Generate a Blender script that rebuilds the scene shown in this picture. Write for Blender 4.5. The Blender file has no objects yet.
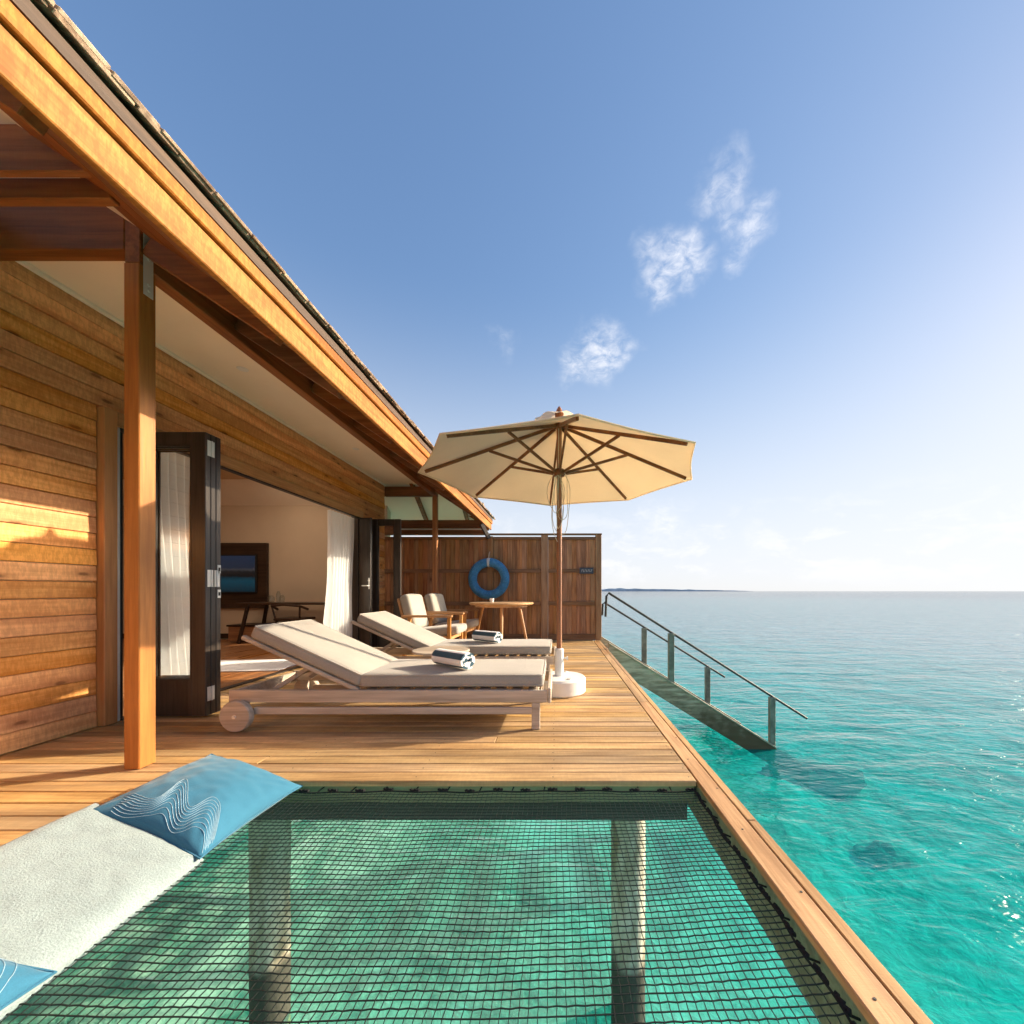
import bpy, bmesh, math, random
from mathutils import Vector, Matrix, noise as mnoise
random.seed(11)
R = math.radians
scene = bpy.context.scene
COL = scene.collection

# ------------------------------------------------------------------ camera, world, sun, exposure
F, VX, VY, EYE = 395.0, 557.0, 591.0, 0.9          # focal length (px), vanishing point, eye height over the deck
cam_d = bpy.data.cameras.new('camera')
cam = bpy.data.objects.new('camera', cam_d)
COL.objects.link(cam)
cam.location = (0, 0, EYE)
cam.rotation_euler = (R(90), 0, 0)
cam_d.sensor_width = 36.0
cam_d.lens = 36.0 * F / 1024.0
cam_d.shift_x = -(VX - 512) / 1024.0
cam_d.shift_y = (VY - 512) / 1024.0
cam_d.clip_start = 0.05
cam_d.clip_end = 20000
scene.camera = cam

SUN = Vector((1.0, 0.376, 0.412)).normalized()
SUN_EL = math.asin(SUN.z)
SUN_AZ = math.atan2(SUN.x, SUN.y)
SKY_STRENGTH = 0.14
SUN_STRENGTH = 4.0
scene.view_settings.view_transform = 'Standard'
scene.view_settings.look = 'None'
scene.view_settings.exposure = 1.10
scene.view_settings.gamma = 1.0

world = bpy.data.worlds.new('World')
scene.world = world
world.use_nodes = True
sun_d = bpy.data.lights.new('sun', 'SUN')
sun_d.energy = SUN_STRENGTH
sun_d.angle = R(0.55)
sun_d.color = (1.0, 0.84, 0.62)
sun = bpy.data.objects.new('sun', sun_d)
COL.objects.link(sun)
sun.location = SUN * 40
sun.rotation_euler = SUN.to_track_quat('Z', 'Y').to_euler()


class NT:
    """small helper to write node trees"""
    def __init__(self, tree):
        self.t = tree
        self.n = tree.nodes
        self.l = tree.links

    def node(self, kind, **kw):
        nd = self.n.new(kind)
        for k, v in kw.items():
            setattr(nd, k, v)
        return nd

    def put(self, sock, v):
        if hasattr(v, 'is_output') or isinstance(v, bpy.types.NodeSocket):
            self.l.new(v, sock)
        else:
            if hasattr(sock, 'default_value'):
                try:
                    sock.default_value = v
                except Exception:
                    sock.default_value = (*v, 1.0)

    def math(self, op, a, b=0.0, c=0.0, clamp=False):
        nd = self.node('ShaderNodeMath', operation=op)
        nd.use_clamp = clamp
        self.put(nd.inputs[0], a)
        self.put(nd.inputs[1], b)
        self.put(nd.inputs[2], c)
        return nd.outputs[0]

    def vmath(self, op, a, b=(0, 0, 0), s=1.0):
        nd = self.node('ShaderNodeVectorMath', operation=op)
        self.put(nd.inputs[0], a)
        self.put(nd.inputs[1], b)
        if op == 'SCALE':
            self.put(nd.inputs[3], s)
        return nd.outputs['Value'] if op in ('DISTANCE', 'LENGTH', 'DOT_PRODUCT') else nd.outputs[0]

    def mix(self, fac, a, b, blend='MIX'):
        nd = self.node('ShaderNodeMix', data_type='RGBA', blend_type=blend)
        self.put(nd.inputs[0], fac)
        self.put(nd.inputs[6], a)
        self.put(nd.inputs[7], b)
        return nd.outputs[2]

    def smooth(self, v, lo, hi, a=0.0, b=1.0):
        nd = self.node('ShaderNodeMapRange', interpolation_type='SMOOTHSTEP')
        self.put(nd.inputs[0], v)
        for i, q in enumerate((lo, hi, a, b)):
            self.put(nd.inputs[1 + i], q)
        return nd.outputs[0]

    def noise(self, vec, scale, detail=3.0, rough=0.55, dist=0.0):
        nd = self.node('ShaderNodeTexNoise')
        self.put(nd.inputs['Vector'], vec)
        self.put(nd.inputs['Scale'], scale)
        self.put(nd.inputs['Detail'], detail)
        self.put(nd.inputs['Roughness'], rough)
        self.put(nd.inputs['Distortion'], dist)
        return nd.outputs[0]

    def mapping(self, vec, loc=(0, 0, 0), rot=(0, 0, 0), scale=(1, 1, 1)):
        nd = self.node('ShaderNodeMapping')
        self.put(nd.inputs[0], vec)
        self.put(nd.inputs[1], loc)
        self.put(nd.inputs[2], rot)
        self.put(nd.inputs[3], scale)
        return nd.outputs[0]

    def ramp(self, fac, stops):
        nd = self.node('ShaderNodeValToRGB')
        cr = nd.color_ramp
        while len(cr.elements) < len(stops):
            cr.elements.new(0.5)
        for e, (p, c) in zip(cr.elements, stops):
            e.position = p
            e.color = (*c, 1.0)
        self.put(nd.inputs[0], fac)
        return nd.outputs[0]

    def bump(self, h, strength=0.3, dist=0.01):
        nd = self.node('ShaderNodeBump')
        self.put(nd.inputs['Height'], h)
        nd.inputs['Strength'].default_value = strength
        nd.inputs['Distance'].default_value = dist
        return nd.outputs[0]


def pix_dir(px, py):
    return Vector(((px - VX) / F, 1.0, (VY - py) / F)).normalized()


def build_world():
    w = NT(world.node_tree)
    for nd in list(w.n):
        w.n.remove(nd)
    out = w.node('ShaderNodeOutputWorld')
    bg = w.node('ShaderNodeBackground')
    sky = w.node('ShaderNodeTexSky', sky_type='NISHITA')
    sky.sun_disc = False
    sky.sun_elevation = SUN_EL
    sky.sun_rotation = SUN_AZ
    sky.altitude = 0
    sky.air_density = 1.0
    sky.dust_density = 0.5
    sky.ozone_density = 1.7
    d = w.node('ShaderNodeTexCoord').outputs['Generated']
    # soft shoulder on the brightest part of the sky
    rgb = w.node('ShaderNodeSeparateColor')
    w.put(rgb.inputs[0], sky.outputs[0])
    cc = w.node('ShaderNodeCombineColor')
    for i in range(3):
        q = rgb.outputs[i]
        w.put(cc.inputs[i], w.math('DIVIDE', q, w.math('ADD', 1.0, w.math('DIVIDE', q, 4.2))))
    hs = w.node('ShaderNodeHueSaturation')
    hs.inputs['Saturation'].default_value = 1.10
    hs.inputs['Value'].default_value = 1.10
    w.put(hs.inputs['Color'], cc.outputs[0])
    skyc = w.mix(1.0, hs.outputs[0], (0.93, 1.01, 1.20, 1), 'MULTIPLY')
    # wisps of cloud standing at fixed directions of the sky
    wob = w.node('ShaderNodeTexNoise')
    w.put(wob.inputs['Vector'], d)
    wob.inputs['Scale'].default_value = 14
    wob.inputs['Detail'].default_value = 5
    off = w.vmath('SCALE', w.vmath('SUBTRACT', wob.outputs['Color'], (0.5, 0.5, 0.5)), s=0.13)
    dd = w.vmath('ADD', d, off)
    fine = w.noise(w.mapping(d, rot=(0.2, 0.5, 0.3), scale=(1, 1, 1.7)), 30, 8, 0.62, 0.45)
    total = None
    clouds = [((672, 262), 0.060, 1.0), ((690, 240), 0.035, 0.7), ((742, 232), 0.040, 0.8), ((726, 188), 0.044, 0.7),
              ((752, 212), 0.030, 0.6), ((712, 208), 0.024, 0.5), ((600, 353), 0.062, 1.0), ((578, 366), 0.04, 0.7),
              ((626, 344), 0.036, 0.7), ((507, 337), 0.035, 0.36), ((660, 530), 0.062, 1.0), ((690, 535), 0.035, 0.45),
              ((762, 540), 0.04, 0.5)]
    for (p, r, a) in clouds:
        dist = w.vmath('DISTANCE', dd, tuple(pix_dir(*p)))
        m = w.math('MULTIPLY', w.smooth(dist, 0.0, r * 1.35, 1.0, 0.0), a)
        total = m if total is None else w.math('MAXIMUM', total, m)
    dens = w.math('MULTIPLY', total, w.smooth(fine, 0.25, 0.78))
    # a low bank of thin cloud along the horizon
    sep = w.node('ShaderNodeSeparateXYZ')
    w.put(sep.inputs[0], d)
    band = w.math('MULTIPLY', w.smooth(sep.outputs[2], 0.0, 0.05), w.smooth(sep.outputs[2], 0.08, 0.24, 1.0, 0.0))
    low = w.noise(w.mapping(d, scale=(1, 1, 2.6)), 9, 6, 0.62, 0.4)
    bank = w.math('MULTIPLY', band, w.smooth(low, 0.46, 0.66, 0.0, 0.7))
    dens = w.math('MAXIMUM', dens, bank)
    col = w.mix(w.math('MULTIPLY', dens, 0.86, clamp=True), skyc, (4.4, 4.3, 4.3, 1))
    # the low sky is veiled by thin bright haze
    veil = w.smooth(sep.outputs[2], 0.0, 0.62, 0.75, 0.0)
    col = w.mix(veil, col, (3.22, 3.24, 3.34, 1))
    # glow added round the unseen sun, to brighten the shaded siding
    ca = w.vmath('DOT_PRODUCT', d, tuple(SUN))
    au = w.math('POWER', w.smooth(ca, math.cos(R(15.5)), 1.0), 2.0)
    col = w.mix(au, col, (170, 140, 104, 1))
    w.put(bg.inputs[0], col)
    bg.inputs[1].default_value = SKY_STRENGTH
    w.l.new(bg.outputs[0], out.inputs[0])


build_world()


# ------------------------------------------------------------------ materials
def new_mat(name):
    m = bpy.data.materials.new(name)
    m.use_nodes = True
    w = NT(m.node_tree)
    bsdf = w.n['Principled BSDF']
    return m, w, bsdf


def wood(name, dark, light, axis='x', rough=0.55, knots=0.0, var=0.35, grain=1.0, grey=0.0, spec=0.3, bump=0.25, hue=0.0, streak=1.0, sawn=0.0):
    m, w, b = new_mat(name)
    tc = w.node('ShaderNodeTexCoord').outputs['Object']
    bv = w.node('ShaderNodeAttribute', attribute_name='bv').outputs['Fac']
    comb = w.node('ShaderNodeCombineXYZ')
    for i, k in enumerate((37.3, 91.7, 53.9)):
        w.put(comb.inputs[i], w.math('MULTIPLY', bv, k))
    p = w.vmath('ADD', tc, comb.outputs[0])
    along, across = 0.05, 1.0
    sc = {'x': (along, across, across), 'y': (across, along, across), 'z': (across, across, along)}[axis]
    g = w.mapping(p, scale=sc)
    n1 = w.noise(g, 55 * grain, 4, 0.6, 0.4)
    n2 = w.noise(g, 12 * grain, 3, 0.5, 0.8)
    n3 = w.noise(w.mapping(p, scale=tuple(0.35 if s == along else 1 for s in sc)), 5, 3)
    sc4 = {'x': (1.0, .3, .3), 'y': (.3, 1.0, .3), 'z': (.3, .3, 1.0)}[axis]
    saw = w.noise(w.mapping(p, scale=sc4), 62, 3, 0.7)
    t = w.math('ADD', w.math('MULTIPLY', n1, 0.5 * streak), w.math('MULTIPLY', n2, 0.6))
    t = w.math('ADD', t, w.math('MULTIPLY', n3, 0.35))
    t = w.smooth(t, 0.56, 0.90)
    col = w.ramp(t, [(0.0, dark), (1.0, light)])
    h = w.math('ADD', n1, w.math('MULTIPLY', saw, 0.5))
    if knots:
        vor = w.node('ShaderNodeTexVoronoi', voronoi_dimensions='2D')
        sp = w.node('ShaderNodeSeparateXYZ')
        w.put(sp.inputs[0], p)
        cb = w.node('ShaderNodeCombineXYZ')
        a_, b_ = {'x': (0, 1), 'y': (1, 2), 'z': (2, 0)}[axis]
        w.put(cb.inputs[0], w.math('MULTIPLY', sp.outputs[a_], 0.55))
        w.put(cb.inputs[1], w.math('MULTIPLY', sp.outputs[b_], 1.7))
        w.put(vor.inputs['Vector'], cb.outputs[0])
        vor.inputs['Scale'].default_value = 3.4
        kd = w.math('ADD', vor.outputs['Distance'], w.math('MULTIPLY', w.noise(p, 40, 3), 0.06))
        rnd = w.node('ShaderNodeSeparateColor')
        w.put(rnd.inputs[0], vor.outputs['Color'])
        pick = w.math('GREATER_THAN', rnd.outputs[0], 1 - knots)
        k = w.math('MULTIPLY', w.smooth(kd, 0.06, 0.115, 1.0, 0.0), pick)
        ring = w.math('MULTIPLY', w.smooth(kd, 0.09, 0.26, 0.55, 0.0), pick)
        col = w.mix(ring, col, (dark[0] * .75, dark[1] * .7, dark[2] * .65, 1))
        col = w.mix(w.math('MULTIPLY', k, 0.85), col, (dark[0] * .28, dark[1] * .25, dark[2] * .25, 1))
    if sawn:
        col = w.mix(w.smooth(saw, 0.40, 0.62, sawn, 0.0), col, (dark[0] * .6, dark[1] * .5, dark[2] * .45, 1))
    # board to board variation
    v = w.math('ADD', 1 - var / 2, w.math('MULTIPLY', bv, var))
    hsv = w.node('ShaderNodeHueSaturation')
    w.put(hsv.inputs['Color'], col)
    w.put(hsv.inputs['Value'], v)
    if hue:
        w.put(hsv.inputs['Hue'], w.math('ADD', 0.5 - hue / 2, w.math('MULTIPLY', w.math('FRACT', w.math('MULTIPLY', bv, 7.31)), hue)))
    w.put(hsv.inputs['Saturation'], w.math('ADD', 0.9, w.math('MULTIPLY', w.math('FRACT', w.math('MULTIPLY', bv, 13.7)), 0.2)))
    col = hsv.outputs[0]
    if grey:
        gn = w.noise(w.mapping(p, scale=tuple(0.3 if s == along else 1 for s in sc)), 3.2, 4, 0.6)
        col = w.mix(w.smooth(gn, 0.45, 0.75, 0.0, grey), col, (0.30, 0.26, 0.22, 1))
    w.put(b.inputs['Base Color'], col)
    w.put(b.inputs['Roughness'], w.math('ADD', rough - 0.1, w.math('MULTIPLY', n2, 0.2)))
    b.inputs['Specular IOR Level'].default_value = spec
    w.put(b.inputs['Normal'], w.bump(h, bump, 0.006))
    return m


def plain(name, col, rough=0.5, metal=0.0, spec=0.4, nscale=0.0, namt=0.15, bump=0.0, bscale=80, coord='Object'):
    m, w, b = new_mat(name)
    tc = w.node('ShaderNodeTexCoord').outputs[coord]
    c = (*col, 1)
    if nscale:
        n = w.noise(tc, nscale, 5, 0.6)
        lo = tuple(x * (1 - namt) for x in col)
        hi = tuple(min(1, x * (1 + namt)) for x in col)
        c = w.ramp(w.smooth(n, 0.3, 0.7), [(0, lo), (1, hi)])
    w.put(b.inputs['Base Color'], c)
    b.inputs['Roughness'].default_value = rough
    b.inputs['Metallic'].default_value = metal
    b.inputs['Specular IOR Level'].default_value = spec
    if bump:
        w.put(b.inputs['Normal'], w.bump(w.noise(tc, bscale, 3), bump, 0.004))
    return m


def fabric(name, col, scale=260, namt=0.12, trans=0.0, bump=0.3, rough=0.9, big=3.0, bdist=0.002):
    m, w, b = new_mat(name)
    tc = w.node('ShaderNodeTexCoord').outputs['Object']
    n = w.noise(tc, scale, 2, 0.6)
    n2 = w.noise(tc, big, 3)
    lo = tuple(x * (1 - namt) for x in col)
    hi = tuple(min(1, x * (1 + namt)) for x in col)
    c = w.ramp(w.smooth(w.math('ADD', w.math('MULTIPLY', n, .6), w.math('MULTIPLY', n2, .4)), 0.35, 0.65), [(0, lo), (1, hi)])
    w.put(b.inputs['Base Color'], c)
    b.inputs['Roughness'].default_value = rough
    b.inputs['Specular IOR Level'].default_value = 0.15
    try:
        b.inputs['Sheen Weight'].default_value = 0.2
    except Exception:
        pass
    nrm = w.bump(n, bump, bdist)
    w.put(b.inputs['Normal'], nrm)
    if trans:
        tr = w.node('ShaderNodeBsdfTranslucent')
        w.put(tr.inputs[0], c)
        mx = w.node('ShaderNodeMixShader')
        mx.inputs[0].default_value = trans
        w.l.new(b.outputs[0], mx.inputs[1])
        w.l.new(tr.outputs[0], mx.inputs[2])
        w.l.new(mx.outputs[0], w.n['Material Output'].inputs[0])
    return m


def schlick(w, f0, normal=None, k=1.0):
    """mirror share by viewing angle, the same from both sides"""
    g = w.node('ShaderNodeNewGeometry')
    n = normal if normal is not None else g.outputs['Normal']
    c = w.math('ABSOLUTE', w.vmath('DOT_PRODUCT', g.outputs['Incoming'], n))
    p = w.math('POWER', w.math('SUBTRACT', 1.0, c, clamp=True), 5.0)
    return w.math('MULTIPLY', w.math('ADD', f0, w.math('MULTIPLY', p, 1 - f0)), k, clamp=True)


def glass_mat(name, tint=(0.97, 0.98, 0.98)):
    m, w, b = new_mat(name)
    w.n.remove(b)
    tr = w.node('ShaderNodeBsdfTransparent')
    tr.inputs[0].default_value = (*tint, 1)
    gl = w.node('ShaderNodeBsdfGlossy')
    gl.inputs['Roughness'].default_value = 0.01
    mx = w.node('ShaderNodeMixShader')
    w.put(mx.inputs[0], schlick(w, 0.05))
    w.l.new(tr.outputs[0], mx.inputs[1])
    w.l.new(gl.outputs[0], mx.inputs[2])
    w.l.new(mx.outputs[0], w.n['Material Output'].inputs[0])
    return m


def sheer_mat(name, col):
    m, w, b = new_mat(name)
    w.n.remove(b)
    d = w.node('ShaderNodeBsdfDiffuse')
    t = w.node('ShaderNodeBsdfTranslucent')
    tp = w.node('ShaderNodeBsdfTransparent')
    d.inputs[0].default_value = (*col, 1)
    t.inputs[0].default_value = (*col, 1)
    m1, m2 = w.node('ShaderNodeMixShader'), w.node('ShaderNodeMixShader')
    m1.inputs[0].default_value = 0.45
    m2.inputs[0].default_value = 0.12
    w.l.new(d.outputs[0], m1.inputs[1])
    w.l.new(t.outputs[0], m1.inputs[2])
    w.l.new(m1.outputs[0], m2.inputs[1])
    w.l.new(tp.outputs[0], m2.inputs[2])
    w.l.new(m2.outputs[0], w.n['Material Output'].inputs[0])
    return m


def emit(name, col, s):
    m, w, b = new_mat(name)
    b.inputs['Base Color'].default_value = (*col, 1)
    b.inputs['Emission Color'].default_value = (*col, 1)
    b.inputs['Emission Strength'].default_value = s
    return m


M = {}
M['deck'] = wood('deck teak', (0.34, 0.20, 0.08), (0.66, 0.43, 0.19), 'x', 0.6, 0.10, 0.42, 1.0, 0.25, 0.3, 0.3, 0.008, 1.0, 0.12)
M['deck_edge'] = wood('deck edge teak', (0.36, 0.20, 0.08), (0.64, 0.39, 0.18), 'y', 0.6, 0.10, 0.3, 1.0, 0.2, 0.3, 0.3, 0.01)
M['siding'] = wood('rough sawn siding', (0.68, 0.28, 0.085), (0.95, 0.49, 0.19), 'y', 0.7, 0.75, 0.30, 0.8, 0.0, 0.2, 0.5, 0.006, 1.0, 0.32)
M['timber_x'] = wood('dark stained beam across', (0.15, 0.056, 0.022), (0.28, 0.115, 0.048), 'x', 0.5, 0.05, 0.25)
M['timber_y'] = wood('dark stained beam along', (0.15, 0.056, 0.022), (0.28, 0.115, 0.048), 'y', 0.5, 0.05, 0.25)
M['fascia'] = wood('oiled fascia timber', (0.28, 0.10, 0.022), (0.56, 0.235, 0.065), 'y', 0.6, 0.0, 0.2, 1.2, 0.0, 0.2, 0.3, 0.004, 1.0, 0.40)
M['trim_y'] = wood('oiled trim timber', (0.46, 0.20, 0.055), (0.70, 0.35, 0.12), 'y', 0.45, 0.0, 0.2, 1.0, 0.0, 0.4)
M['trim_z'] = wood('oiled upright timber', (0.40, 0.16, 0.045), (0.60, 0.27, 0.08), 'z', 0.45, 0.0, 0.2, 1.0, 0.0, 0.4)
M['post'] = wood('oiled post timber', (0.28, 0.095, 0.017), (0.44, 0.165, 0.032), 'z', 0.5, 0.0, 0.15, 1.0, 0.0, 0.45, 0.2)
M['fence'] = wood('brown fence boards', (0.25, 0.12, 0.055), (0.50, 0.265, 0.13), 'z', 0.65, 0.05, 0.4, 1.2, 0.1, 0.2, 0.3, 0.02)
M['fence_rail'] = wood('brown fence rails', (0.14, 0.07, 0.034), (0.28, 0.15, 0.075), 'x', 0.6, 0.0, 0.2)
M['fence_post'] = wood('brown fence posts', (0.24, 0.12, 0.055), (0.42, 0.24, 0.12), 'z', 0.6, 0.0, 0.2)
M['shake'] = wood('grey cedar shakes', (0.17, 0.105, 0.07), (0.50, 0.36, 0.25), 'x', 0.8, 0.0, 0.7, 1.0, 0.3)
M['soffit'] = plain('cream soffit board', (0.90, 0.80, 0.68), 0.75, nscale=1.5, namt=0.03)
M['lounger_wood'] = wood('washed grey wood', (0.38, 0.315, 0.25), (0.60, 0.51, 0.42), 'x', 0.6, 0.0, 0.12, 1.0, 0.0, 0.3, 0.15)
M['lounger_fabric'] = fabric('taupe woven cushion', (0.365, 0.335, 0.295), 300, 0.12)
M['piping'] = fabric('taupe piping', (0.42, 0.385, 0.34), 300, 0.1)
M['chair_wood'] = wood('oiled teak furniture', (0.36, 0.17, 0.06), (0.60, 0.32, 0.13), 'x', 0.45, 0.0, 0.15)
M['chair_leg'] = wood('oiled teak legs', (0.36, 0.17, 0.06), (0.60, 0.32, 0.13), 'z', 0.45, 0.0, 0.15)
M['table_top'] = wood('pale teak table top', (0.46, 0.25, 0.11), (0.68, 0.42, 0.21), 'x', 0.45, 0.0, 0.15)
M['umbrella_wood'] = wood('dark hardwood ribs', (0.12, 0.048, 0.018), (0.24, 0.10, 0.038), 'x', 0.4, 0.0, 0.1)
M['pole_wood'] = wood('reddish hardwood pole', (0.24, 0.09, 0.035), (0.40, 0.17, 0.07), 'z', 0.4, 0.0, 0.1)
M['canvas'] = fabric('cream canvas', (0.84, 0.71, 0.53), 240, 0.05, 0.55, 0.15)
M['white_paint'] = plain('white painted steel', (0.80, 0.79, 0.76), 0.4, nscale=6, namt=0.05)
M['cord'] = plain('pale cord', (0.62, 0.55, 0.42), 0.8)
M['white_towel'] = fabric('white towel', (0.80, 0.80, 0.80), 320, 0.06, 0.0, 0.5)
M['navy_towel'] = fabric('dark teal towel', (0.035, 0.085, 0.12), 320, 0.2, 0.0, 0.5)
M['terry'] = fabric('white terry cloth', (0.255, 0.315, 0.32), 190, 0.12, 0.0, 0.6, 0.95, 14, 0.005)
M['blue_cloth'] = fabric('sea blue cotton', (0.034, 0.150, 0.245), 300, 0.07, 0.0, 0.15, 0.8)
M['embroidery'] = plain('pale blue embroidery', (0.42, 0.58, 0.68), 0.7)
M['ring'] = fabric('blue life ring cover', (0.06, 0.23, 0.45), 60, 0.25, 0.0, 0.6, 0.6, 8, 0.01)
M['ring_band'] = plain('pale ring band', (0.55, 0.58, 0.60), 0.6)
M['door_dark'] = wood('dark door timber', (0.026, 0.019, 0.015), (0.056, 0.042, 0.033), 'z', 0.35, 0.0, 0.1, 1.0, 0.0, 0.5, 0.1)
M['steel'] = plain('brushed steel', (0.70, 0.69, 0.66), 0.45, 0.3)
M['black'] = plain('black gap', (0.015, 0.013, 0.012), 0.6)
M['track'] = plain('pale aluminium track', (0.66, 0.65, 0.63), 0.4, 0.3)
M['glass'] = glass_mat('door glass')
M['clear'] = glass_mat('drinking glass', (0.92, 0.94, 0.94))
M['sheer'] = sheer_mat('sheer white curtain', (0.94, 0.95, 0.96))
M['plaster'] = plain('warm beige plaster', (0.62, 0.50, 0.38), 0.85, nscale=2, namt=0.03)
M['plaster_white'] = plain('off white plaster', (0.70, 0.64, 0.55), 0.85, nscale=2, namt=0.03)
M['ceiling'] = plain('warm ceiling boards', (0.62, 0.44, 0.26), 0.7, nscale=3, namt=0.05)
M['room_floor'] = wood('polished room floor', (0.26, 0.10, 0.035), (0.46, 0.21, 0.08), 'x', 0.3, 0.0, 0.3, 1.0, 0.0, 0.5, 0.1)
M['furniture_dark'] = wood('dark walnut furniture', (0.030, 0.016, 0.010), (0.065, 0.036, 0.022), 'x', 0.4, 0.0, 0.1)
M['rug'] = fabric('white rug', (0.74, 0.75, 0.80), 120, 0.1, 0.0, 0.6)
M['lamp'] = emit('warm downlight', (1.0, 0.72, 0.36), 6.0)
M['net'] = plain('black net rope', (0.012, 0.013, 0.012), 0.5, spec=0.35)
M['lacing'] = plain('black lacing rope', (0.02, 0.02, 0.02), 0.85, spec=0.2)
M['frame_olive'] = wood('weathered olive joist', (0.22, 0.19, 0.12), (0.38, 0.34, 0.22), 'x', 0.8, 0.0, 0.2)
M['joist'] = wood('dark grey joist', (0.09, 0.085, 0.075), (0.15, 0.14, 0.125), 'x', 0.8, 0.0, 0.2)  # bearers in a darker grey than the frame joists
M['rail_metal'] = plain('dull green steel post', (0.20, 0.21, 0.17), 0.55, 0.3, nscale=8, namt=0.35)
M['drip'] = wood('dark drip board', (0.055, 0.032, 0.02), (0.11, 0.068, 0.045), 'y', 0.6, 0.0, 0.2)
M['rail_cap'] = wood('bleached cap board', (0.30, 0.27, 0.20), (0.52, 0.48, 0.38), 'x', 0.8, 0.0, 0.2)
M['rail_dark'] = plain('dark steel rail', (0.05, 0.05, 0.047), 0.6, 0.0)
M['sign'] = plain('dark slate plaque', (0.05, 0.06, 0.085), 0.5)
M['sign_ink'] = plain('pale plaque lettering', (0.70, 0.70, 0.68), 0.6)


def pile_material():
    m, w, b = new_mat('sea worn pile')
    tc = w.node('ShaderNodeTexCoord').outputs['Object']
    sep = w.node('ShaderNodeSeparateXYZ')
    w.put(sep.inputs[0], tc)
    n = w.noise(w.mapping(tc, scale=(1, 1, .25)), 14, 5, 0.65)
    n2 = w.noise(tc, 6, 4)
    base = w.ramp(w.smooth(n, 0.3, 0.7), [(0, (0.36, 0.30, 0.20)), (1, (0.74, 0.70, 0.58))])
    zz = w.math('ADD', sep.outputs[2], w.math('MULTIPLY', n2, 0.25))
    dark = w.math('MULTIPLY', w.smooth(zz, -1.12, -0.98, 1.0, 0.0), w.smooth(zz, -1.62, -1.46, 0.0, 1.0))
    col = w.mix(dark, base, (0.055, 0.055, 0.042, 1))
    low = w.smooth(zz, -1.55, -1.45, 1.0, 0.0)
    col = w.mix(low, col, (0.42, 0.33, 0.12, 1))
    rust = w.math('MULTIPLY', w.smooth(zz, -0.5, -0.2), w.smooth(n2, 0.45, 0.62))
    col = w.mix(w.math('MULTIPLY', rust, 0.7), col, (0.20, 0.075, 0.035, 1))
    w.put(b.inputs['Base Color'], col)
    b.inputs['Roughness'].default_value = 0.85
    w.put(b.inputs['Normal'], w.bump(n, 0.6, 0.02))
    return m


def stringer_material():
    m, w, b = new_mat('sea worn stringer')
    tc = w.node('ShaderNodeTexCoord').outputs['Object']
    sep = w.node('ShaderNodeSeparateXYZ')
    w.put(sep.inputs[0], tc)
    n = w.noise(w.mapping(tc, rot=(0, R(-32), 0), scale=(.3, 1, 2)), 9, 5, 0.65)
    n2 = w.noise(tc, 5, 4)
    col = w.ramp(w.smooth(n, 0.3, 0.7), [(0, (0.30, 0.23, 0.15)), (1, (0.72, 0.60, 0.44))])
    zz = w.math('ADD', sep.outputs[2], w.math('MULTIPLY', w.math('SUBTRACT', n2, 0.5), 1.1))
    col = w.mix(w.smooth(zz, -1.35, -0.45, 0.95, 0.0), col, (0.085, 0.055, 0.025, 1))
    w.put(b.inputs['Base Color'], col)
    b.inputs['Roughness'].default_value = 0.8
    w.put(b.inputs['Normal'], w.bump(n, 0.5, 0.01))
    return m


def screen_material():
    m, w, b = new_mat('television picture')
    tc = w.node('ShaderNodeTexCoord').outputs['Generated']
    sep = w.node('ShaderNodeSeparateXYZ')
    w.put(sep.inputs[0], tc)
    n = w.noise(w.mapping(tc, scale=(14, 1, 5)), 1.5, 5, 0.7)
    z = w.math('ADD', sep.outputs[2], w.math('MULTIPLY', w.math('SUBTRACT', n, 0.5), 0.22))
    col = w.ramp(z, [(0.0, (0.0, 0.035, 0.06)), (0.30, (0.0, 0.10, 0.16)), (0.40, (0.0, 0.05, 0.08)), (0.43, (0.006, 0.008, 0.01)),
                     (0.56, (0.02, 0.022, 0.026)), (0.62, (0.10, 0.10, 0.11)), (0.66, (0.03, 0.05, 0.09)), (1.0, (0.025, 0.055, 0.12))])
    w.put(b.inputs['Base Color'], (0.01, 0.01, 0.012, 1))
    w.put(b.inputs['Emission Color'], col)
    b.inputs['Emission Strength'].default_value = 0.16
    b.inputs['Roughness'].default_value = 0.15
    return m


M['pile'] = pile_material()
M['stringer'] = stringer_material()
M['screen'] = screen_material()


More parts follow.
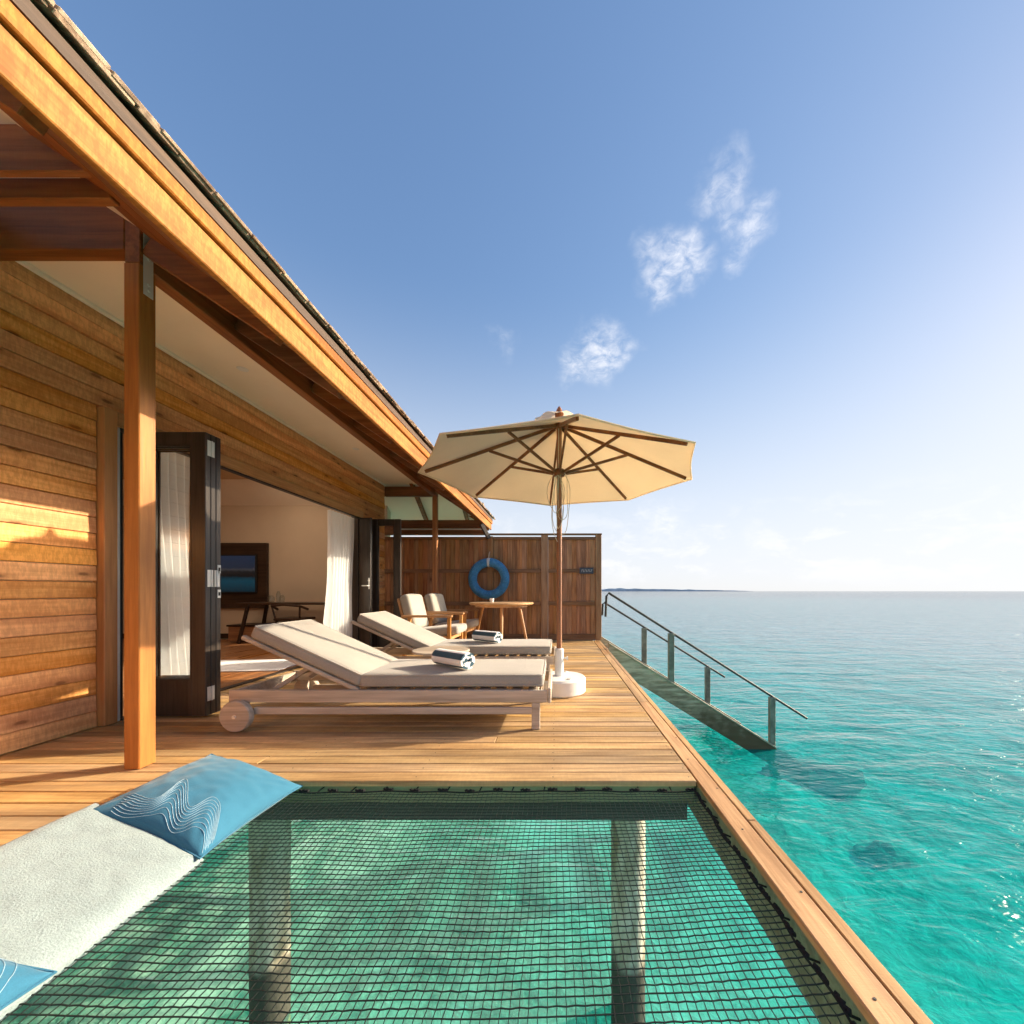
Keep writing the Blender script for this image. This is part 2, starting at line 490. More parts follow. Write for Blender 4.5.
def water_material():
    m, w, b = new_mat('sea water')
    w.n.remove(b)
    tc = w.node('ShaderNodeTexCoord').outputs['Object']
    sep = w.node('ShaderNodeSeparateXYZ')
    w.put(sep.inputs[0], tc)
    # ripples: long crests lying across the view, smaller chop on top
    a = w.noise(w.mapping(tc, rot=(0, 0, R(14)), scale=(0.38, 1.0, 1)), 1.1, 3, 0.55, 0.5)
    c = w.noise(w.mapping(tc, rot=(0, 0, R(-12)), scale=(0.45, 1.0, 1)), 4.2, 3, 0.6, 0.6)
    e = w.noise(w.mapping(tc, rot=(0, 0, R(24)), scale=(0.6, 1.0, 1)), 13, 2, 0.5)
    h = w.math('ADD', w.math('MULTIPLY', a, 1.0), w.math('ADD', w.math('MULTIPLY', c, 0.34), w.math('MULTIPLY', e, 0.075)))
    bp = w.node('ShaderNodeBump')
    w.put(bp.inputs['Height'], h)
    bp.inputs['Strength'].default_value = 1.0
    bp.inputs['Distance'].default_value = 0.12
    nrm = bp.outputs[0]
    # water tint: clear over the sand, deeper colour away from the reef
    r = w.vmath('LENGTH', tc)
    big = w.noise(tc, 0.10, 4, 0.6, 0.5)
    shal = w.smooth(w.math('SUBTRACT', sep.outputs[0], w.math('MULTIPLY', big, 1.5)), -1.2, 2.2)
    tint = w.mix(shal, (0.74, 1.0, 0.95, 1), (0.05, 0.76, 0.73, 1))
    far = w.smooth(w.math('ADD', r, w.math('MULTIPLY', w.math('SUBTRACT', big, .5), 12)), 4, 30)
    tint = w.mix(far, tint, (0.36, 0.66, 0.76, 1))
    tr = w.node('ShaderNodeBsdfTransparent')
    w.put(tr.inputs[0], tint)
    df = w.node('ShaderNodeBsdfDiffuse')
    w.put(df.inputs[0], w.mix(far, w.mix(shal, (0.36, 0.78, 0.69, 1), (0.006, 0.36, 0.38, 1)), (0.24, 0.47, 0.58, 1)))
    w.put(df.inputs[1], 0.0)
    w.put(df.inputs['Normal'], nrm)
    mx0 = w.node('ShaderNodeMixShader')
    w.put(mx0.inputs[0], w.math('ADD', 0.24, w.math('MULTIPLY', shal, 0.08)))
    w.l.new(tr.outputs[0], mx0.inputs[1])
    w.l.new(df.outputs[0], mx0.inputs[2])
    gl = w.node('ShaderNodeBsdfGlossy')
    gl.inputs['Roughness'].default_value = 0.06
    w.put(gl.inputs['Normal'], nrm)
    mx = w.node('ShaderNodeMixShader')
    w.put(mx.inputs[0], schlick(w, 0.02, nrm, 1.0))
    w.l.new(mx0.outputs[0], mx.inputs[1])
    w.l.new(gl.outputs[0], mx.inputs[2])
    w.l.new(mx.outputs[0], w.n['Material Output'].inputs[0])
    return m


def seabed_material():
    m, w, b = new_mat('sandy seabed')
    tc = w.node('ShaderNodeTexCoord').outputs['Object']
    n1 = w.noise(w.mapping(tc, rot=(0, 0, R(35)), scale=(1, .55, 1)), 0.75, 5, 0.62, 0.8)
    n2 = w.noise(tc, 3.4, 4, 0.65, 0.6)
    vor = w.node('ShaderNodeTexVoronoi', feature='SMOOTH_F1')
    w.put(vor.inputs['Vector'], w.vmath('ADD', tc, w.vmath('SCALE', w.node('ShaderNodeTexNoise').outputs['Color'], s=0.6)))
    vor.inputs['Scale'].default_value = 1.1
    n3 = w.noise(w.mapping(tc, rot=(0, 0, R(-20)), scale=(1, .6, 1)), 7.5, 3, 0.7, 0.4)
    t = w.math('ADD', w.math('MULTIPLY', n1, 0.50), w.math('ADD', w.math('MULTIPLY', n2, 0.30), w.math('MULTIPLY', n3, 0.20)))
    col = w.ramp(t, [(0.41, (0.05, 0.30, 0.25)), (0.48, (0.32, 0.52, 0.42)), (0.55, (0.78, 0.80, 0.69)), (0.64, (0.95, 0.95, 0.86))])
    r = w.vmath('LENGTH', tc)
    far = w.smooth(r, 250, 700)
    col = w.mix(far, col, (0.05, 0.09, 0.14, 1))
    w.put(b.inputs['Base Color'], col)
    b.inputs['Roughness'].default_value = 0.95
    b.inputs['Specular IOR Level'].default_value = 0.0
    w.put(b.inputs['Normal'], w.bump(n2, 0.6, 0.1))
    return m


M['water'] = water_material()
M['seabed'] = seabed_material()
def coral_material():
    m, w, b = new_mat('coral and sand')
    tc = w.node('ShaderNodeTexCoord').outputs['Object']
    sep = w.node('ShaderNodeSeparateXYZ')
    w.put(sep.inputs[0], tc)
    n = w.noise(tc, 5, 5, 0.7, 0.5)
    z = w.math('ADD', sep.outputs[2], w.math('MULTIPLY', w.math('SUBTRACT', n, 0.5), 0.5))
    col = w.ramp(w.smooth(z, 0.0, 0.28), [(0, (0.62, 0.62, 0.50)), (1, (0.09, 0.12, 0.10))])
    w.put(b.inputs['Base Color'], col)
    b.inputs['Roughness'].default_value = 0.95
    return m


M['coral'] = coral_material()
M['island'] = plain('hazy wooded island', (0.52, 0.58, 0.66), 0.95, nscale=0.01, namt=0.2)  # distance haze is put into this pale blue grey colour


# ------------------------------------------------------------------ mesh building helpers
class MB:
    """collects shapes and links them as ONE mesh object"""
    def __init__(self):
        self.v, self.f, self.bv, self.mi = [], [], [], []

    def add(self, verts, faces, bv=None, mi=0):
        o = len(self.v)
        self.v += [tuple(p) for p in verts]
        self.f += [tuple(o + i for i in f) for f in faces]
        b = random.random() if bv is None else bv
        self.bv += [b] * len(faces)
        self.mi += ([mi] * len(faces)) if isinstance(mi, int) else list(mi)
        return self

    def box(self, x0, x1, y0, y1, z0, z1, b=0.0, rot=None, pivot=None, bv=None, mi=0):
        c = Vector(((x0 + x1) / 2, (y0 + y1) / 2, (z0 + z1) / 2))
        h = Vector((abs(x1 - x0) / 2, abs(y1 - y0) / 2, abs(z1 - z0) / 2))
        b = min(b, h.x * .9, h.y * .9, h.z * .9)
        vs, fs = [], []
        if b <= 0:
            for sx in (-1, 1):
                for sy in (-1, 1):
                    for sz in (-1, 1):
                        vs.append(Vector((sx * h.x, sy * h.y, sz * h.z)))
            fs = [(0, 1, 3, 2), (4, 6, 7, 5), (0, 4, 5, 1), (2, 3, 7, 6), (0, 2, 6, 4), (1, 5, 7, 3)]
        else:
            idx = {}
            for sx in (-1, 1):
                for sy in (-1, 1):
                    for sz in (-1, 1):
                        for ax in range(3):
                            p = [sx * (h.x - b), sy * (h.y - b), sz * (h.z - b)]
                            p[ax] = (sx, sy, sz)[ax] * (h.x, h.y, h.z)[ax]
                            idx[(sx, sy, sz, ax)] = len(vs)
                            vs.append(Vector(p))
            S = (-1, 1)
            for s in S:
                fs.append([idx[(s, a, q, 0)] for a, q in ((-1, -1), (1, -1), (1, 1), (-1, 1))][::s])
                fs.append([idx[(a, s, q, 1)] for a, q in ((-1, -1), (-1, 1), (1, 1), (1, -1))][::s])
                fs.append([idx[(a, q, s, 2)] for a, q in ((-1, -1), (1, -1), (1, 1), (-1, 1))][::s])
            for s in S:
                for t in S:
                    fs.append([idx[(s, t, -1, 0)], idx[(s, t, -1, 1)], idx[(s, t, 1, 1)], idx[(s, t, 1, 0)]])
                    fs.append([idx[(s, -1, t, 0)], idx[(s, -1, t, 2)], idx[(s, 1, t, 2)], idx[(s, 1, t, 0)]])
                    fs.append([idx[(-1, s, t, 1)], idx[(-1, s, t, 2)], idx[(1, s, t, 2)], idx[(1, s, t, 1)]])
                    for q in S:
                        fs.append([idx[(s, t, q, 0)], idx[(s, t, q, 1)], idx[(s, t, q, 2)]])
        if rot is not None:
            pv = Vector(pivot) if pivot is not None else c
            vs = [rot @ (p + c - pv) + pv for p in vs]
        else:
            vs = [p + c for p in vs]
        return self.add(vs, fs, bv, mi)

    def bar(self, p, q, w, h, b=0.0, up=(0, 0, 1), bv=None, mi=0):
        """a squared bar from p to q"""
        p, q = Vector(p), Vector(q)
        d = q - p
        L = d.length
        x = d.normalized()
        u = Vector(up)
        y = u.cross(x)
        if y.length < 1e-5:
            y = Vector((0, 1, 0)).cross(x)
        y.normalize()
        z = x.cross(y)
        m = Matrix((x, y, z)).transposed()
        o = len(self.v)
        self.box(-L / 2, L / 2, -w / 2, w / 2, -h / 2, h / 2, b, bv=bv, mi=mi)
        mid = (p + q) / 2
        for i in range(o, len(self.v)):
            self.v[i] = tuple(m @ Vector(self.v[i]) + mid)
        return self

    def tube(self, pts, r, n=8, cap=True, bv=None, mi=0, closed=False):
        pts = [Vector(p) for p in pts]
        k = len(pts)
        rs = r if isinstance(r, (list, tuple)) else [r] * k
        vs, fs = [], []
        prev = None
        for i, p in enumerate(pts):
            if closed:
                t = pts[(i + 1) % k] - pts[i - 1]
            else:
                t = pts[min(i + 1, k - 1)] - pts[max(i - 1, 0)]
            t.normalize()
            if prev is None:
                a = Vector((0, 0, 1)) if abs(t.z) < 0.9 else Vector((1, 0, 0))
                u = (a - t * a.dot(t)).normalized()
            else:
                u = (prev - t * prev.dot(t)).normalized()
            prev = u
            w = t.cross(u)
            for j in range(n):
                an = 2 * math.pi * (j + .5) / n
                vs.append(p + (u * math.cos(an) + w * math.sin(an)) * rs[i])
        for i in range(k if closed else k - 1):
            for j in range(n):
                a, b2 = i * n + j, i * n + (j + 1) % n
                c, d = ((i + 1) % k) * n + (j + 1) % n, ((i + 1) % k) * n + j
                fs.append((a, b2, c, d))
        if cap and not closed:
            fs.append(tuple(reversed(range(n))))
            fs.append(tuple(range((k - 1) * n, k * n)))
        return self.add(vs, fs, bv, mi)

    def lathe(self, prof, c=(0, 0, 0), n=32, axis='z', bv=None, mi=0):
        """profile of (radius, height) pairs turned about an axis"""
        vs, fs = [], []
        c = Vector(c)
        for (r, z) in prof:
            for j in range(n):
                a = 2 * math.pi * j / n
                x, y = r * math.cos(a), r * math.sin(a)
                p = {'z': (x, y, z), 'y': (x, z, -y), 'x': (z, x, y)}[axis]
                vs.append(c + Vector(p))
        for i in range(len(prof) - 1):
            for j in range(n):
                fs.append((i * n + j, i * n + (j + 1) % n, (i + 1) * n + (j + 1) % n, (i + 1) * n + j))
        fs.append(tuple(reversed(range(n))))
        fs.append(tuple(range((len(prof) - 1) * n, len(prof) * n)))
        return self.add(vs, fs, bv, mi)

    def prism(self, poly, y0, y1, bv=None, mi=0):
        """polygon in x-z pushed along y"""
        n = len(poly)
        vs = [(x, y0, z) for x, z in poly] + [(x, y1, z) for x, z in poly]
        fs = [tuple(range(n)), tuple(reversed(range(n, 2 * n)))]
        for i in range(n):
            j = (i + 1) % n
            fs.append((i, i + n, j + n, j))
        return self.add(vs, fs, bv, mi)

    def grid(self, fn, nu, nv, bv=None, mi=0):
        vs = [fn(i / nu, j / nv) for i in range(nu + 1) for j in range(nv + 1)]
        fs = [(i * (nv + 1) + j, (i + 1) * (nv + 1) + j, (i + 1) * (nv + 1) + j + 1, i * (nv + 1) + j + 1)
              for i in range(nu) for j in range(nv)]
        return self.add(vs, fs, bv, mi)

    def build(self, name, mat, parent=None, origin=None, smooth=35, fix=True):
        me = bpy.data.meshes.new(name)
        o = Vector(origin) if origin is not None else Vector((0, 0, 0))
        me.from_pydata([tuple(Vector(p) - o) for p in self.v], [], self.f)
        for mm in (mat if isinstance(mat, (list, tuple)) else [mat]):
            me.materials.append(mm)
        if any(self.mi):
            me.polygons.foreach_set('material_index', self.mi)
        at = me.attributes.new('bv', 'FLOAT', 'FACE')
        at.data.foreach_set('value', self.bv)
        if fix:
            bm = bmesh.new()
            bm.from_mesh(me)
            bmesh.ops.recalc_face_normals(bm, faces=bm.faces)
            bm.to_mesh(me)
            bm.free()
        if smooth:
            me.polygons.foreach_set('use_smooth', [True] * len(me.polygons))
            me.set_sharp_from_angle(angle=R(smooth))
        me.update()
        ob = bpy.data.objects.new(name, me)
        COL.objects.link(ob)
        if parent is not None:
            ob.parent = parent
        elif origin is not None:
            ob.location = o
        return ob


def tag(o, label, cat, group=None):
    o['label'] = label
    o['category'] = cat
    if group:
        o['group'] = group
    return o


def struct(o, kind='structure'):
    o['kind'] = kind
    return o


def thing(name, loc, label, cat, group=None, rz=0.0):
    o = bpy.data.objects.new(name, None)
    o.empty_display_size = 0.2
    COL.objects.link(o)
    o.location = loc
    o.rotation_euler = (0, 0, rz)
    return tag(o, label, cat, group)


def copy_tree(o, parent=None):
    c = o.copy()
    COL.objects.link(c)
    if parent is not None:
        c.parent = parent
    for ch in list(o.children):
        copy_tree(ch, c)
    return c


# ------------------------------------------------------------------ sea, seabed, island
WZ = -1.55
BED = -3.05
mb = MB()
mb.add([(-9000, -9000, WZ), (9000, -9000, WZ), (9000, 9000, WZ), (-9000, 9000, WZ)], [(0, 1, 2, 3)])
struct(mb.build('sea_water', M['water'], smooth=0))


def bed_z(x, y):
    r = math.hypot(x, y)
    z = BED + 0.22 * mnoise.noise((x * .35, y * .35, 3.1)) + 0.08 * mnoise.noise((x * 1.3, y * 1.3, 9.1))
    z -= 0.5 * max(0.0, min(1.0, (x - 0.5) / 6)) + 2.5 * max(0.0, min(1.0, (r - 20) / 300))
    return z


mb = MB()
ring_r = [0, 1, 2, 3, 4, 5, 6, 7, 8, 9, 10, 11.5, 13, 15, 17, 20, 24, 29, 36, 46, 60, 80, 110, 160, 240, 400, 800, 2000, 9000]
NA = 72
bvs = [(0, 0, bed_z(0, 0))]
bfs = []
for i, rr in enumerate(ring_r[1:]):
    for j in range(NA):
        a = 2 * math.pi * j / NA
        bvs.append((rr * math.cos(a), rr * math.sin(a), bed_z(rr * math.cos(a), rr * math.sin(a))))
for j in range(NA):
    bfs.append((0, 1 + j, 1 + (j + 1) % NA))
for i in range(len(ring_r) - 2):
    for j in range(NA):
        a0, a1 = 1 + i * NA + j, 1 + i * NA + (j + 1) % NA
        bfs.append((a0, a0 + NA, a1 + NA, a1))
mb.add(bvs, bfs, 0.5)
struct(mb.build('seabed', M['seabed'], smooth=60))

mb = MB()
YI = 3000.0
prof = []
nI = 60
for i in range(nI + 1):
    t = i / nI
    x = 250 + t * 1250
    env = min(1, t * 8) * (1 - t) ** 0.7
    z = WZ + max(0.0, env * (24 + 9 * mnoise.noise((t * 19, 0, 0)) + 6 * max(0, mnoise.noise((t * 47, 3, 0)))))
    prof.append((x, z))
vs = [(x, YI, WZ - 1) for x, z in prof] + [(x, YI, z) for x, z in prof] + [(x, YI + 250, z) for x, z in prof] + [(x, YI + 250, WZ - 1) for x, z in prof]
n1 = nI + 1
fs = []
for k in range(3):
    for i in range(nI):
        fs.append((k * n1 + i, k * n1 + i + 1, (k + 1) * n1 + i + 1, (k + 1) * n1 + i))
mb.add(vs, fs)
struct(mb.build('island', M['island'], smooth=0))


def rock(x, y, rx, ry, h, seed, label):
    mb = MB()
    z0 = bed_z(x, y) - 0.05

    def fn(u, v):
        a, b = u * 2 * math.pi, v * math.pi / 2
        k = 1 + 0.45 * mnoise.noise((math.cos(a) * 1.2 + seed, math.sin(a) * 1.2, b * 2))
        k += 0.05 * mnoise.noise((math.cos(a) * 5 + seed, math.sin(a) * 5, b * 6))
        return (rx * k * math.cos(a) * math.cos(b), ry * k * math.sin(a) * math.cos(b), h * k * math.sin(b))
    mb.grid(fn, 36, 12)
    o = mb.build('coral_rock', M['coral'], smooth=50)
    o.location = (x, y, z0)
    tag(o, label, 'coral rock')


# ------------------------------------------------------------------ deck
DE = 0.785
mb = MB()
pitch, gap = 0.0955, 0.006


def deck_row(y, xa, xb, joints):
    xs = [xa] + [j for j in joints if xa + .15 < j < xb - .15] + [xb]
    for a, b in zip(xs[:-1], xs[1:]):
        dz = random.uniform(-.0012, .0012)
        mb.box(a + .0015, b - .0015, y, y + pitch - gap, -.028 + dz, dz, 0.003)


y = 1.87
row = 0
while y < 7.3:
    jj = [[], [], [-1.55], [], [], [-.35], [], [], [-2.2]][row % 9]
    deck_row(y, -3.03, 0.662, [j + random.uniform(-.02, .02) for j in jj])
    y += pitch
    row += 1
y = 1.87 - pitch
while y > -1.0:
    deck_row(y, -3.03, -1.74, [-2.6] if row % 3 == 0 else [])
    y -= pitch
    row += 1
deck = struct(mb.build('deck', M['deck']))

mb = MB()
for (a, b2) in ((0.667, 0.744), (0.748, DE)):
    ys = [-1.0, 0.62 if a < .7 else 1.55, 3.2 if a < .7 else 3.9, 5.6, 7.22]
    for q0, q1 in zip(ys[:-1], ys[1:]):
        mb.box(a, b2, q0 + .0015, q1 - .0015, -.028, 0.001, .003)
mb.build('edge_board', M['deck_edge'], deck)
mb = MB()
mb.box(-1.95, 0.655, 1.885, 1.94, -.11, -.030)
mb.box(0.672, 0.78, -1.0, 7.2, -.20, -.030)
mb.box(-1.81, -1.745, -1.0, 1.86, -.16, -.030)
mb.build('frame_joist', M['frame_olive'], deck)
mb = MB()
mb.box(-3.0, 0.66, 2.0, 2.12, -.26, -.030)
for yy in (3.4, 4.7, 6.0, 7.15):
    mb.box(-6.0, 0.66, yy, yy + .12, -.26, -.030)
for xx in (-2.6, -1.9, -1.2, -.5, .2):
    mb.box(xx, xx + .06, 2.13, 7.1, -.16, -.032)
mb.build('bearer', M['joist'], deck)
mb = MB()
for yy in (1.915, 1.98, 2.10, 2.30):
    pass
# nail heads along the edge boards and board ends
for k in range(60):
    yy = 1.91 + k * pitch
    if yy > 7.2:
        break
    for xx in (0.635, -0.02, -0.68, -1.34):
        mb.lathe([(0.0035, 0.0012), (0.003, 0.0020)], (xx + random.uniform(-.004, .004), yy, 0), 6)
for k in range(14):
    mb.lathe([(0.004, 0.0012), (0.0035, 0.0022)], (0.70 + (k % 2) * .03, 0.25 + k * .31, 0.0005), 6)
mb.build('nail_head', M['rail_dark'], deck)

# ------------------------------------------------------------------ piles under the deck
for (x, y, lab) in ((-1.655, 2.28, 'pale round pile under the deck nearest the wooden wall side of the net'),
                    (0.41, 2.28, 'pale round pile under the deck nearest the open sea, rusty at its top')):
    mb = MB()
    pr = []
    for i in range(15):
        z = -0.262 - i * 0.2
        pr.append((0.098 + 0.005 * mnoise.noise((x * 3, y, z * 3)), z))
    mb.lathe(list(reversed(pr)), (0, 0, 0), 24)
    o = mb.build('pile', M['pile'])
    o.location = (x, y, 0)
    tag(o, lab, 'pile', 'piles under the deck')

# ------------------------------------------------------------------ villa
VO = Vector((-3.04, 4.0, 0))
villa = thing('villa', VO, 'timber overwater villa with oiled wood siding and a wide shingled eave', 'villa')


def vb(mb, name, mat, parent=None, smooth=35):
    """a part of the villa, given in scene coordinates"""
    return mb.build(name, mat, parent or villa, VO, smooth)


WX = -3.04
mb = MB()


def siding(z0, z1, ya, yb):
    t = random.uniform(0.010, 0.017)
    dz = 0.004
    # lapped board: bottom edge stands proud of the one below
    poly = [(-3.075, z0 + dz), (WX - .022 + t + .002, z0 + dz), (WX - .022 + t + .0042, z0 + dz + .003), (WX - .022 + t, z1 - .004), (WX - .026 + t, z1), (-3.075, z1)]
    mb.prism(poly, ya, yb)


zc = 0.0
CH = 0.1065
for i in range(20):
    siding(i * CH, (i + 1) * CH, -1.6 + random.uniform(-.1, .1), 2.612)
    siding(i * CH, (i + 1) * CH, 6.18, 6.98)
for i in range(20, 26):
    siding(i * CH, (i + 1) * CH, -1.6 + random.uniform(-.1, .1), 6.985)
wall = vb(mb, 'front_wall', M['siding'], smooth=20)
mb = MB()
mb.box(-3.19, -3.076, -1.7, 2.70, 0, 2.95)
mb.box(-3.19, -3.076, 6.15, 6.97, 0, 2.95)
mb.box(-3.19, -3.076, 2.701, 6.149, 2.12, 2.95)
vb(mb, 'wall_core', M['plaster'], wall)

# opening trim
mb = MB()
mb.box(-3.09, -3.0, 2.618, 2.70, 0.002, 2.125, .004)
vb(mb, 'door_frame', M['trim_z'])
mb = MB()
mb.box(-3.08, -3.006, 2.704, 6.14, 2.03, 2.127, .004)
vb(mb, 'lintel', M['trim_y'])
mb = MB()
mb.box(-3.075, -3.045, 6.142, 6.178, 0.002, 2.12, .003)
mb.box(-3.19, -3.077, 6.115, 6.148, 0.002, 2.12, .003)
mb.box(-3.065, -3.02, 2.735, 6.14, 2.012, 2.028)
mb.box(-3.075, -3.015, 2.74, 6.14, 0.001, 0.012)
vb(mb, 'door_track', M['door_dark'])
mb = MB()
mb.box(-3.075, -3.022, 2.705, 2.735, 0.002, 2.028, .003)
vb(mb, 'track_upright', M['track'])
mb = MB()
mb.box(-3.075, -3.05, 2.737, 2.775, 0.012, 2.010)
vb(mb, 'jamb_gap_dark', M['black'])  # black strip stands in for the shade in the hinge gap


def door_leaf(x0, x1, y0, th, z0=0.018, z1=2.022, stile=.10, top=.09, bot=.25, hinge=None, solid=False):
    mb = MB()
    mb.box(x0, x0 + stile, y0, y0 + th, z0, z1, .004)
    mb.box(x1 - stile, x1, y0, y0 + th, z0, z1, .004)
    mb.box(x0 + stile, x1 - stile, y0 + .002, y0 + th - .002, z0, z0 + bot, .003)
    mb.box(x0 + stile, x1 - stile, y0 + .002, y0 + th - .002, z1 - top, z1, .003)
    # beading round the pane
    for s in (0, 1):
        yy = (y0 + .001, y0 + .008) if s == 0 else (y0 + th - .008, y0 + th - .001)
        mb.box(x0 + stile, x0 + stile + .012, *yy, z0 + bot, z1 - top)
        mb.box(x1 - stile - .012, x1 - stile, *yy, z0 + bot, z1 - top)
        mb.box(x0 + stile + .012, x1 - stile - .012, *yy, z0 + bot, z0 + bot + .012)
        mb.box(x0 + stile + .012, x1 - stile - .012, *yy, z1 - top - .012, z1 - top)
    lf = vb(mb, 'door_leaf', M['door_dark'])
    mb = MB()
    mb.box(x0 + stile + .001, x1 - stile - .001, y0 + th / 2 - .003, y0 + th / 2 + .003, z0 + bot + .001, z1 - top - .001)
    vb(mb, 'glass_pane', M['glass'], lf, 0)
    return lf


LX = -2.475
for k in range(3):
    y0 = 2.782 + k * 0.044
    lf = door_leaf(-3.03, LX, y0, 0.040)
    for z in ((0.12, 0.22), (0.93, 1.05), (1.86, 1.97)):
        if k == 0 or (k == 1 and z[0] > .5 and z[0] < 1.5):
            mb = MB()
            mb.box(LX, LX + .004, y0 + .012, y0 + .039, z[0], z[1], .001)
            mb.box(LX, LX + .004, y0 + .047, y0 + .070, z[0], z[1], .001)
            mb.tube([(LX + .007, y0 + .043, z[0]), (LX + .007, y0 + .043, z[1])], .006, 8)
            vb(mb, 'hinge', M['steel'], lf)
    if k == 2:
        for z in (1.03, 0.85):
            mb = MB()
            mb.box(LX, LX + .004, y0 + .008, y0 + .034, z, z + .06, .001)
            mb.box(LX + .004, LX + .006, y0 + .013, y0 + .028, z + .016, z + .042, mi=1)
            vb(mb, 'lock_plate', [M['steel'], M['black']], lf)
# far side: a folded glazed leaf and an oblique solid one with the handle
door_leaf(-2.90, -2.44, 6.16, 0.042)
mb = MB()
mb.bar((-3.035, 6.10, 1.02), (-2.83, 6.02, 1.02), .04, 2.0, .004)
lf = vb(mb, 'door_leaf', M['door_dark'])
mb = MB()
mb.box(-2.868, -2.845, 6.000, 6.006, .93, 1.10, .002)
mb.tube([(-2.857, 6.0, .98), (-2.857, 5.955, .98), (-2.957, 5.955 + .03, .98)], .008, 8)
mb.tube([(-2.857, 6.0, 1.06), (-2.857, 5.985, 1.06)], .012, 10)
vb(mb, 'door_handle', M['steel'], lf)

# room behind the opening
RY, RX = 7.45, -8.6
mb = MB()
mb.box(RX, -3.20, RY, RY + .15, -.1, 3.05)
mb.box(RX - .15, RX - .002, -1.7, RY + .15, -.1, 3.05)
mb.box(RX, -3.20, -1.85, -1.702, -.1, 3.05)
vb(mb, 'room_wall', M['plaster'])
mb = MB()
mb.box(RX + .01, -3.21, RY - .012, RY - .002, .003, .10, .003)
vb(mb, 'skirting', M['furniture_dark'])
mb = MB()
mb.box(RX, -3.2, -1.7, RY, 2.86, 2.94)
vb(mb, 'room_ceiling', M['ceiling'])
mb = MB()
x = -3.045
k = 0
while x > RX:
    yy = -1.65
    while yy < RY - .05:
        L = random.uniform(.9, 1.6)
        mb.box(x - .118, x, yy, min(yy + L, RY - .014) - .002, -.03, -.002 + random.uniform(-.0006, .0006), .0015)
        yy += L
    x -= .12
vb(mb, 'room_floor', wood('room floor boards', (0.26, 0.10, 0.035), (0.46, 0.21, 0.08), 'y', 0.3, 0.0, 0.3, 1.0, 0.0, 0.5, 0.1))
for (x, y) in ((-5.9, 7.05), (-4.7, 6.4), (-6.4, 5.2), (-3.9, 5.2), (-5.2, 3.8), (-3.9, 3.2)):
    mb = MB()
    mb.lathe([(.03, 2.852), (.03, 2.859)], (x, y, 0), 16)
    dl = vb(mb, 'ceiling_downlight', M['lamp'])
    ld = bpy.data.lights.new('downlight', 'AREA')
    ld.shape = 'DISK'
    ld.size = .08
    ld.energy = 4.2
    ld.color = (1.0, .78, .55)
    lo = bpy.data.objects.new('downlight_bulb', ld)
    COL.objects.link(lo)
    lo.parent = dl
    lo.location = Vector((x, y, 2.84)) - VO

# posts, beams, soffit
BX0, BX1 = -2.18, -2.10
for (y, top) in ((1.986, 2.555), (6.90, 2.555)):
    mb = MB()
    mb.box(BX0, BX1, y, y + .084, 0.002, top - .002, .004)
    po = vb(mb, 'post', M['post'])
    if y < 3:
        mb = MB()
        mb.box(BX1, BX1 + .004, y + .018, y + .066, 2.41, 2.72, .001)
        for z in (2.44, 2.47, 2.60, 2.67):
            mb.lathe([(.007, .004), (.006, .008)], (BX1, y + .042, z), 8, 'x')
        vb(mb, 'metal_strap', M['steel'], po)
mb = MB()
mb.box(BX0, BX1, 1.99, 6.985, 2.555, 2.86, .004)
vb(mb, 'eave_beam', M['timber_y'])
for (y0, y1, x1, z0, z1) in ((1.99, 2.066, BX0 - .002, 2.622, 2.90), (1.57, 1.60, -1.80, 2.57, 2.76), (1.68, 1.72, -1.90, 2.57, 2.66), (6.95, 7.03, BX0 - .002, 2.57, 2.74),
                             (1.18, 1.25, -1.80, 2.60, 2.76), (7.31, 7.39, -1.34, 2.07, 2.215)):
    mb = MB()
    mb.box(-3.035 if y1 < 7.2 else -3.3, x1, y0, y1, z0, z1, .004)
    vb(mb, 'cross_beam', M['timber_x'])
mb = MB()
mb.box(-3.05, BX0 - .002, 2.068, 6.948, 2.772, 2.79)
vb(mb, 'soffit', M['soffit'])
mb = MB()
mb.box(-3.036, -3.012, 2.07, 6.947, 2.745, 2.771, .003)
mb.box(-3.036, -3.012, -1.6, 1.98, 2.745, 2.771, .003)
vb(mb, 'cornice', M['soffit'])
mb = MB()
for (x, y) in ((-2.65, 3.33), (-2.65, 5.2)):
    mb = MB()
    mb.lathe([(.04, 2.768), (.042, 2.7715)], (x, y, 0), 20)
    vb(mb, 'soffit_downlight', M['white_paint'])

# roof: sloping underside, rafters, fascia, trim and shakes
FX = -1.31
SL = 0.66
HY = 7.9


def under(x):
    return 2.235 + SL * (abs(x) - 1.36)


mb = MB()
xa, xb = -1.375, -6.2
za, zb = under(xa), under(xb)
yr = HY - (abs(xb) - abs(xa))
mb.add([(xa, -2, za), (xb, -2, zb), (xb, yr, zb), (xa, HY - .05, za),
        (xa, -2, za + .05), (xb, -2, zb + .05), (xb, yr, zb + .05), (xa, HY - .05, za + .05)],
       [(0, 1, 2, 3), (4, 5, 6, 7), (0, 1, 5, 4), (1, 2, 6, 5), (2, 3, 7, 6), (3, 0, 4, 7)])
mb.add([(xa, HY - .052, za), (xb, yr - .002, zb), (-9, yr - .002, zb), (-9, HY - .052, za),
        (xa, HY - .052, za + .05), (xb, yr - .002, zb + .05), (-9, yr - .002, zb + .05), (-9, HY - .052, za + .05)],
       [(0, 1, 2, 3), (4, 5, 6, 7), (0, 1, 5, 4), (1, 2, 6, 5), (2, 3, 7, 6), (3, 0, 4, 7)])
roof = vb(mb, 'roof', M['soffit'], smooth=0)
mb = MB()
